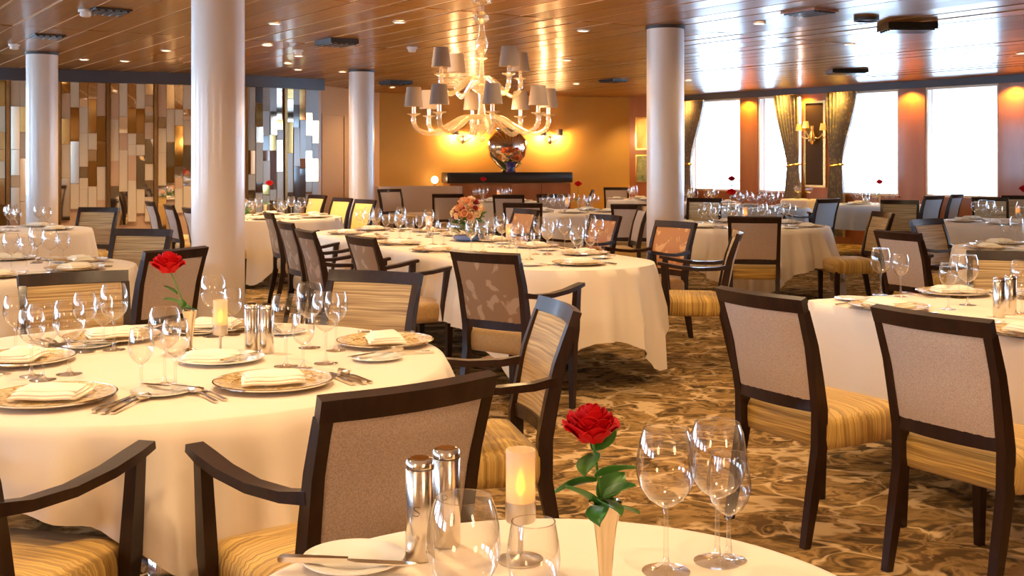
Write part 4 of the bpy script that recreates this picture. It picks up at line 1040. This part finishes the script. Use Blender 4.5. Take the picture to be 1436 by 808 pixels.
# square table
for px, py, out in ((1246, 433, 205), (1336, 413, 115), (1450, 470, 205), (1480, 420, 25)):
    x, y = onp(px, py); setting('T3', x, y, R(out), 2, gl=False)
for k, px, py in (('L', 1235, 414), ('M', 1263, 416), ('M', 1330, 434), ('L', 1357, 428), ('L', 1433, 440), ('M', 1345, 418)): glass_at('T3', k, *onp(px, py))
x, y = onp(1401, 445); x2, y2 = onp(1417, 441); mills('T3', x, y, x2, y2, 'on the square table at right')

# second left table and others
ring('T4', (-110, -60, -10, 45, 100, 160, 215), .62, 2, 'LM')
x, y = loc_of('T4', .1, -.05); candle('T4', x, y, 'candle lamp on the second left table')
ring('T5', (-90, -10, 80, 170), .48, 1, 'LM'); x, y = loc_of('T5', -.12, -.05); vase('T5', x, y, 'bud vase on the table before the leftmost column')
rose((x, y, TZ+.05), .26, 'red rose on the table before the leftmost column', 'red roses', False, (-.01, 0), sc=1.35)
ring('T6', (-80, -20, 40, 100, 160, 220), .62, 2, 'LMS'); x, y = loc_of('T6', -.05, .1); vase('T6', x, y, 'bud vase on the lit table behind the column')
rose((x, y, TZ+.05), .34, 'red rose on the lit table behind the thick column', 'red roses', False, (.05, 0), sc=1.1)
bouquet((*loc_of('T6', -.28, -.1), TZ), 22, .09, ['cream_flower', 'peach'], 'small cream bouquet on the lit table behind the thick column', .08, 8)
ring('T7', (-95, -30, 35, 95, 160, 220), .62, 2, 'LMS'); x, y = loc_of('T7', .0, .05); candle('T7', x, y, 'lit candle lamp on the table right of the column')
x, y = loc_of('T7', -.12, .15); vase('T7', x, y, 'bud vase on the table right of the column'); rose((x, y, TZ+.05), .28, 'red rose on the table right of the column', 'red roses', False, (0, 0), sc=1.2)
ring('T8', (-120, 120, 180, 240, 60), .58, 2, 'LM')
ring('T9', (200, 290, 20, 110), .36, 1, 'LM'); x, y = loc_of('T9', .0, .12); vase('T9', x, y, 'bud vase on the window table'); rose((x, y, TZ+.05), .28, 'red rose against the wood pier on the window table', 'red roses', False, (0, 0), sc=1.3)
x, y = loc_of('T9', -.12, -.1); x2, y2 = x+.06, y; mills('T9', x, y, x2, y2, 'on the window table')
ring('T10', (-90, -20, 60, 140, 210), .48, 1, 'LMS'); x, y = loc_of('T10', -.05, 0); candle('T10', x, y, 'lit candle lamp on the far centre table')
x, y = loc_of('T10', .1, .1); vase('T10', x, y, 'bud vase on the far centre table'); rose((x, y, TZ+.05), .30, 'red rose on the far centre table', 'red roses', False, (0, 0), sc=1.2)
ring('T11', (-90, 0, 90, 180), .48, 1, 'LMS'); x, y = loc_of('T11', .1, -.1); candle('T11', x, y, 'lit candle lamp on the table before the sideboard')
x, y = loc_of('T11', -.15, .1); vase('T11', x, y, 'bud vase on the table before the sideboard'); rose((x, y, TZ+.05), .30, 'red rose on the table before the sideboard', 'red roses', False, (0, 0), sc=1.2)
ring('T12', (-90, 0, 90, 180), .45, 1, 'LMS')
ring('T13', (-110, 120, 180, 235, -45), .56, 1, 'LMS'); x, y = loc_of('T13', -.02, -.1); candle('T13', x, y, 'lit candle lamp near the right edge before the window')
x, y = loc_of('T13', .12, .05); vase('T13', x, y, 'bud vase near the right edge'); rose((x, y, TZ+.05), .30, 'red rose near the right edge below the wood pier', 'red roses', False, (0, 0), sc=1.3)
ring('T14', (-90, -30, 30, 90, 150, 210), .48, 1, 'LMS')
x, y = loc_of('T14', -.35, -.1)
tag(put(('tall_goblet_vase', None, [('bowl', MB().lathe([(.012, .16), (.06, .22), (.085, .32), (.09, .40)], 22, False, False).mesh('bowl', 'glass', 80), []), ('stem', MB().lathe([(.055, 0), (.05, .005), (.01, .02), (.01, .16)], 22).mesh('stem', 'glass', 60), [])]), (x, y, TZ)), 'large footed glass vase with rose on table below left windows', 'vase')
rose((x, y, TZ+.2), .20, 'red rose in the footed glass vase below left windows', 'red roses', False, (-.02, 0), sc=1.3)
ring('T16', (-90, 0, 90, 180), .42, 1, 'LMS')
for k in range(4): x, y = loc_of('T15', -.18+.12*k, .05*(-1)**k); glass_at('T15', 'L', x, y)
# flowers on the sideboard
x, y, _ = bp(bx_(707), .40)
tag(put(('blue_vase', None, [('body', MB().lathe([(.09, 0), (.10, .02), (.085, .06), (.09, .13), (.12, .19)], 24, True, False).mesh('body', 'cobalt'), []), ('lip', MB().lathe([(.12, .19), (.125, .195), (.12, .2), (.112, .19)], 24, closed=True).mesh('lip', 'cobalt'), [])]), (x, y-.1, 1.19)), 'cobalt blue vase on the black sideboard', 'vase')
bouquet((x, y-.1, 1.19), 44, .22, ['orange_flower', 'peach', 'cream_flower', 'orange_flower'], 'orange lily bouquet in the blue vase on the sideboard', .15, 5)
x, y, _ = bp(bx_(613), .28)
tag(put(('globe_lamp', None, [('globe', MB().lathe([(.01, 0), (.05, .02), (.07, .07), (.05, .12), (.01, .14)], 18, center=(0, 0, .0)).mesh('globe', 'lamp_lens'), []), ('post', MB().lathe([(.06, -.98), (.02, -.96), (.015, 0)], 12).mesh('post', 'brushed_steel'), [])]), (x-.12, y, .98)), 'small glowing globe lamp at the left end of the sideboard', 'lamp')

# ------------------------------------------------------------------ labels by rank from left to right
ORD = ['', 'second', 'third', 'fourth', 'fifth', 'sixth', 'seventh', 'eighth', 'ninth', 'tenth', 'eleventh', 'twelfth', 'thirteenth', 'fourteenth', 'fifteenth', 'sixteenth', 'seventeenth', 'eighteenth', 'nineteenth', 'twentieth', 'twenty-first', 'twenty-second', 'twenty-third', 'twenty-fourth', 'twenty-fifth', 'twenty-sixth', 'twenty-seventh', 'twenty-eighth', 'twenty-ninth', 'thirtieth']
byk = {}; out = {}
for o, kind, place, cat, grp in RANK:
    p = o.location; px = pix(p.x, p.y); py = HZ+(CAMH-p.z)*F/max(p.y, .1)
    if -8 < px < W+8 and -6 < py < H_IMG+130: byk.setdefault((kind, place), []).append((px, o, cat, grp))
    else: out.setdefault((kind, place), []).append((px if p.y > .5 else -9999+p.x, o, cat, grp))
for (kind, place), lst in list(byk.items())+[((k_, q_+', off frame'), v_) for (k_, q_), v_ in out.items()]:
    lst.sort(key=lambda q: q[0]); n = len(lst)
    for k, (px, o, cat, grp) in enumerate(lst):
        if n == 1: lb = f'the only {kind} {place}'
        elif k == 0: lb = f'leftmost {kind} {place}'
        elif k == n-1: lb = f'rightmost {kind} {place}'
        else: lb = f'{ORD[k] if k < len(ORD) else str(k+1)+"th"} {kind} from left {place}'
        tag(o, lb, cat, grp)
print('objects', len(bpy.data.objects))
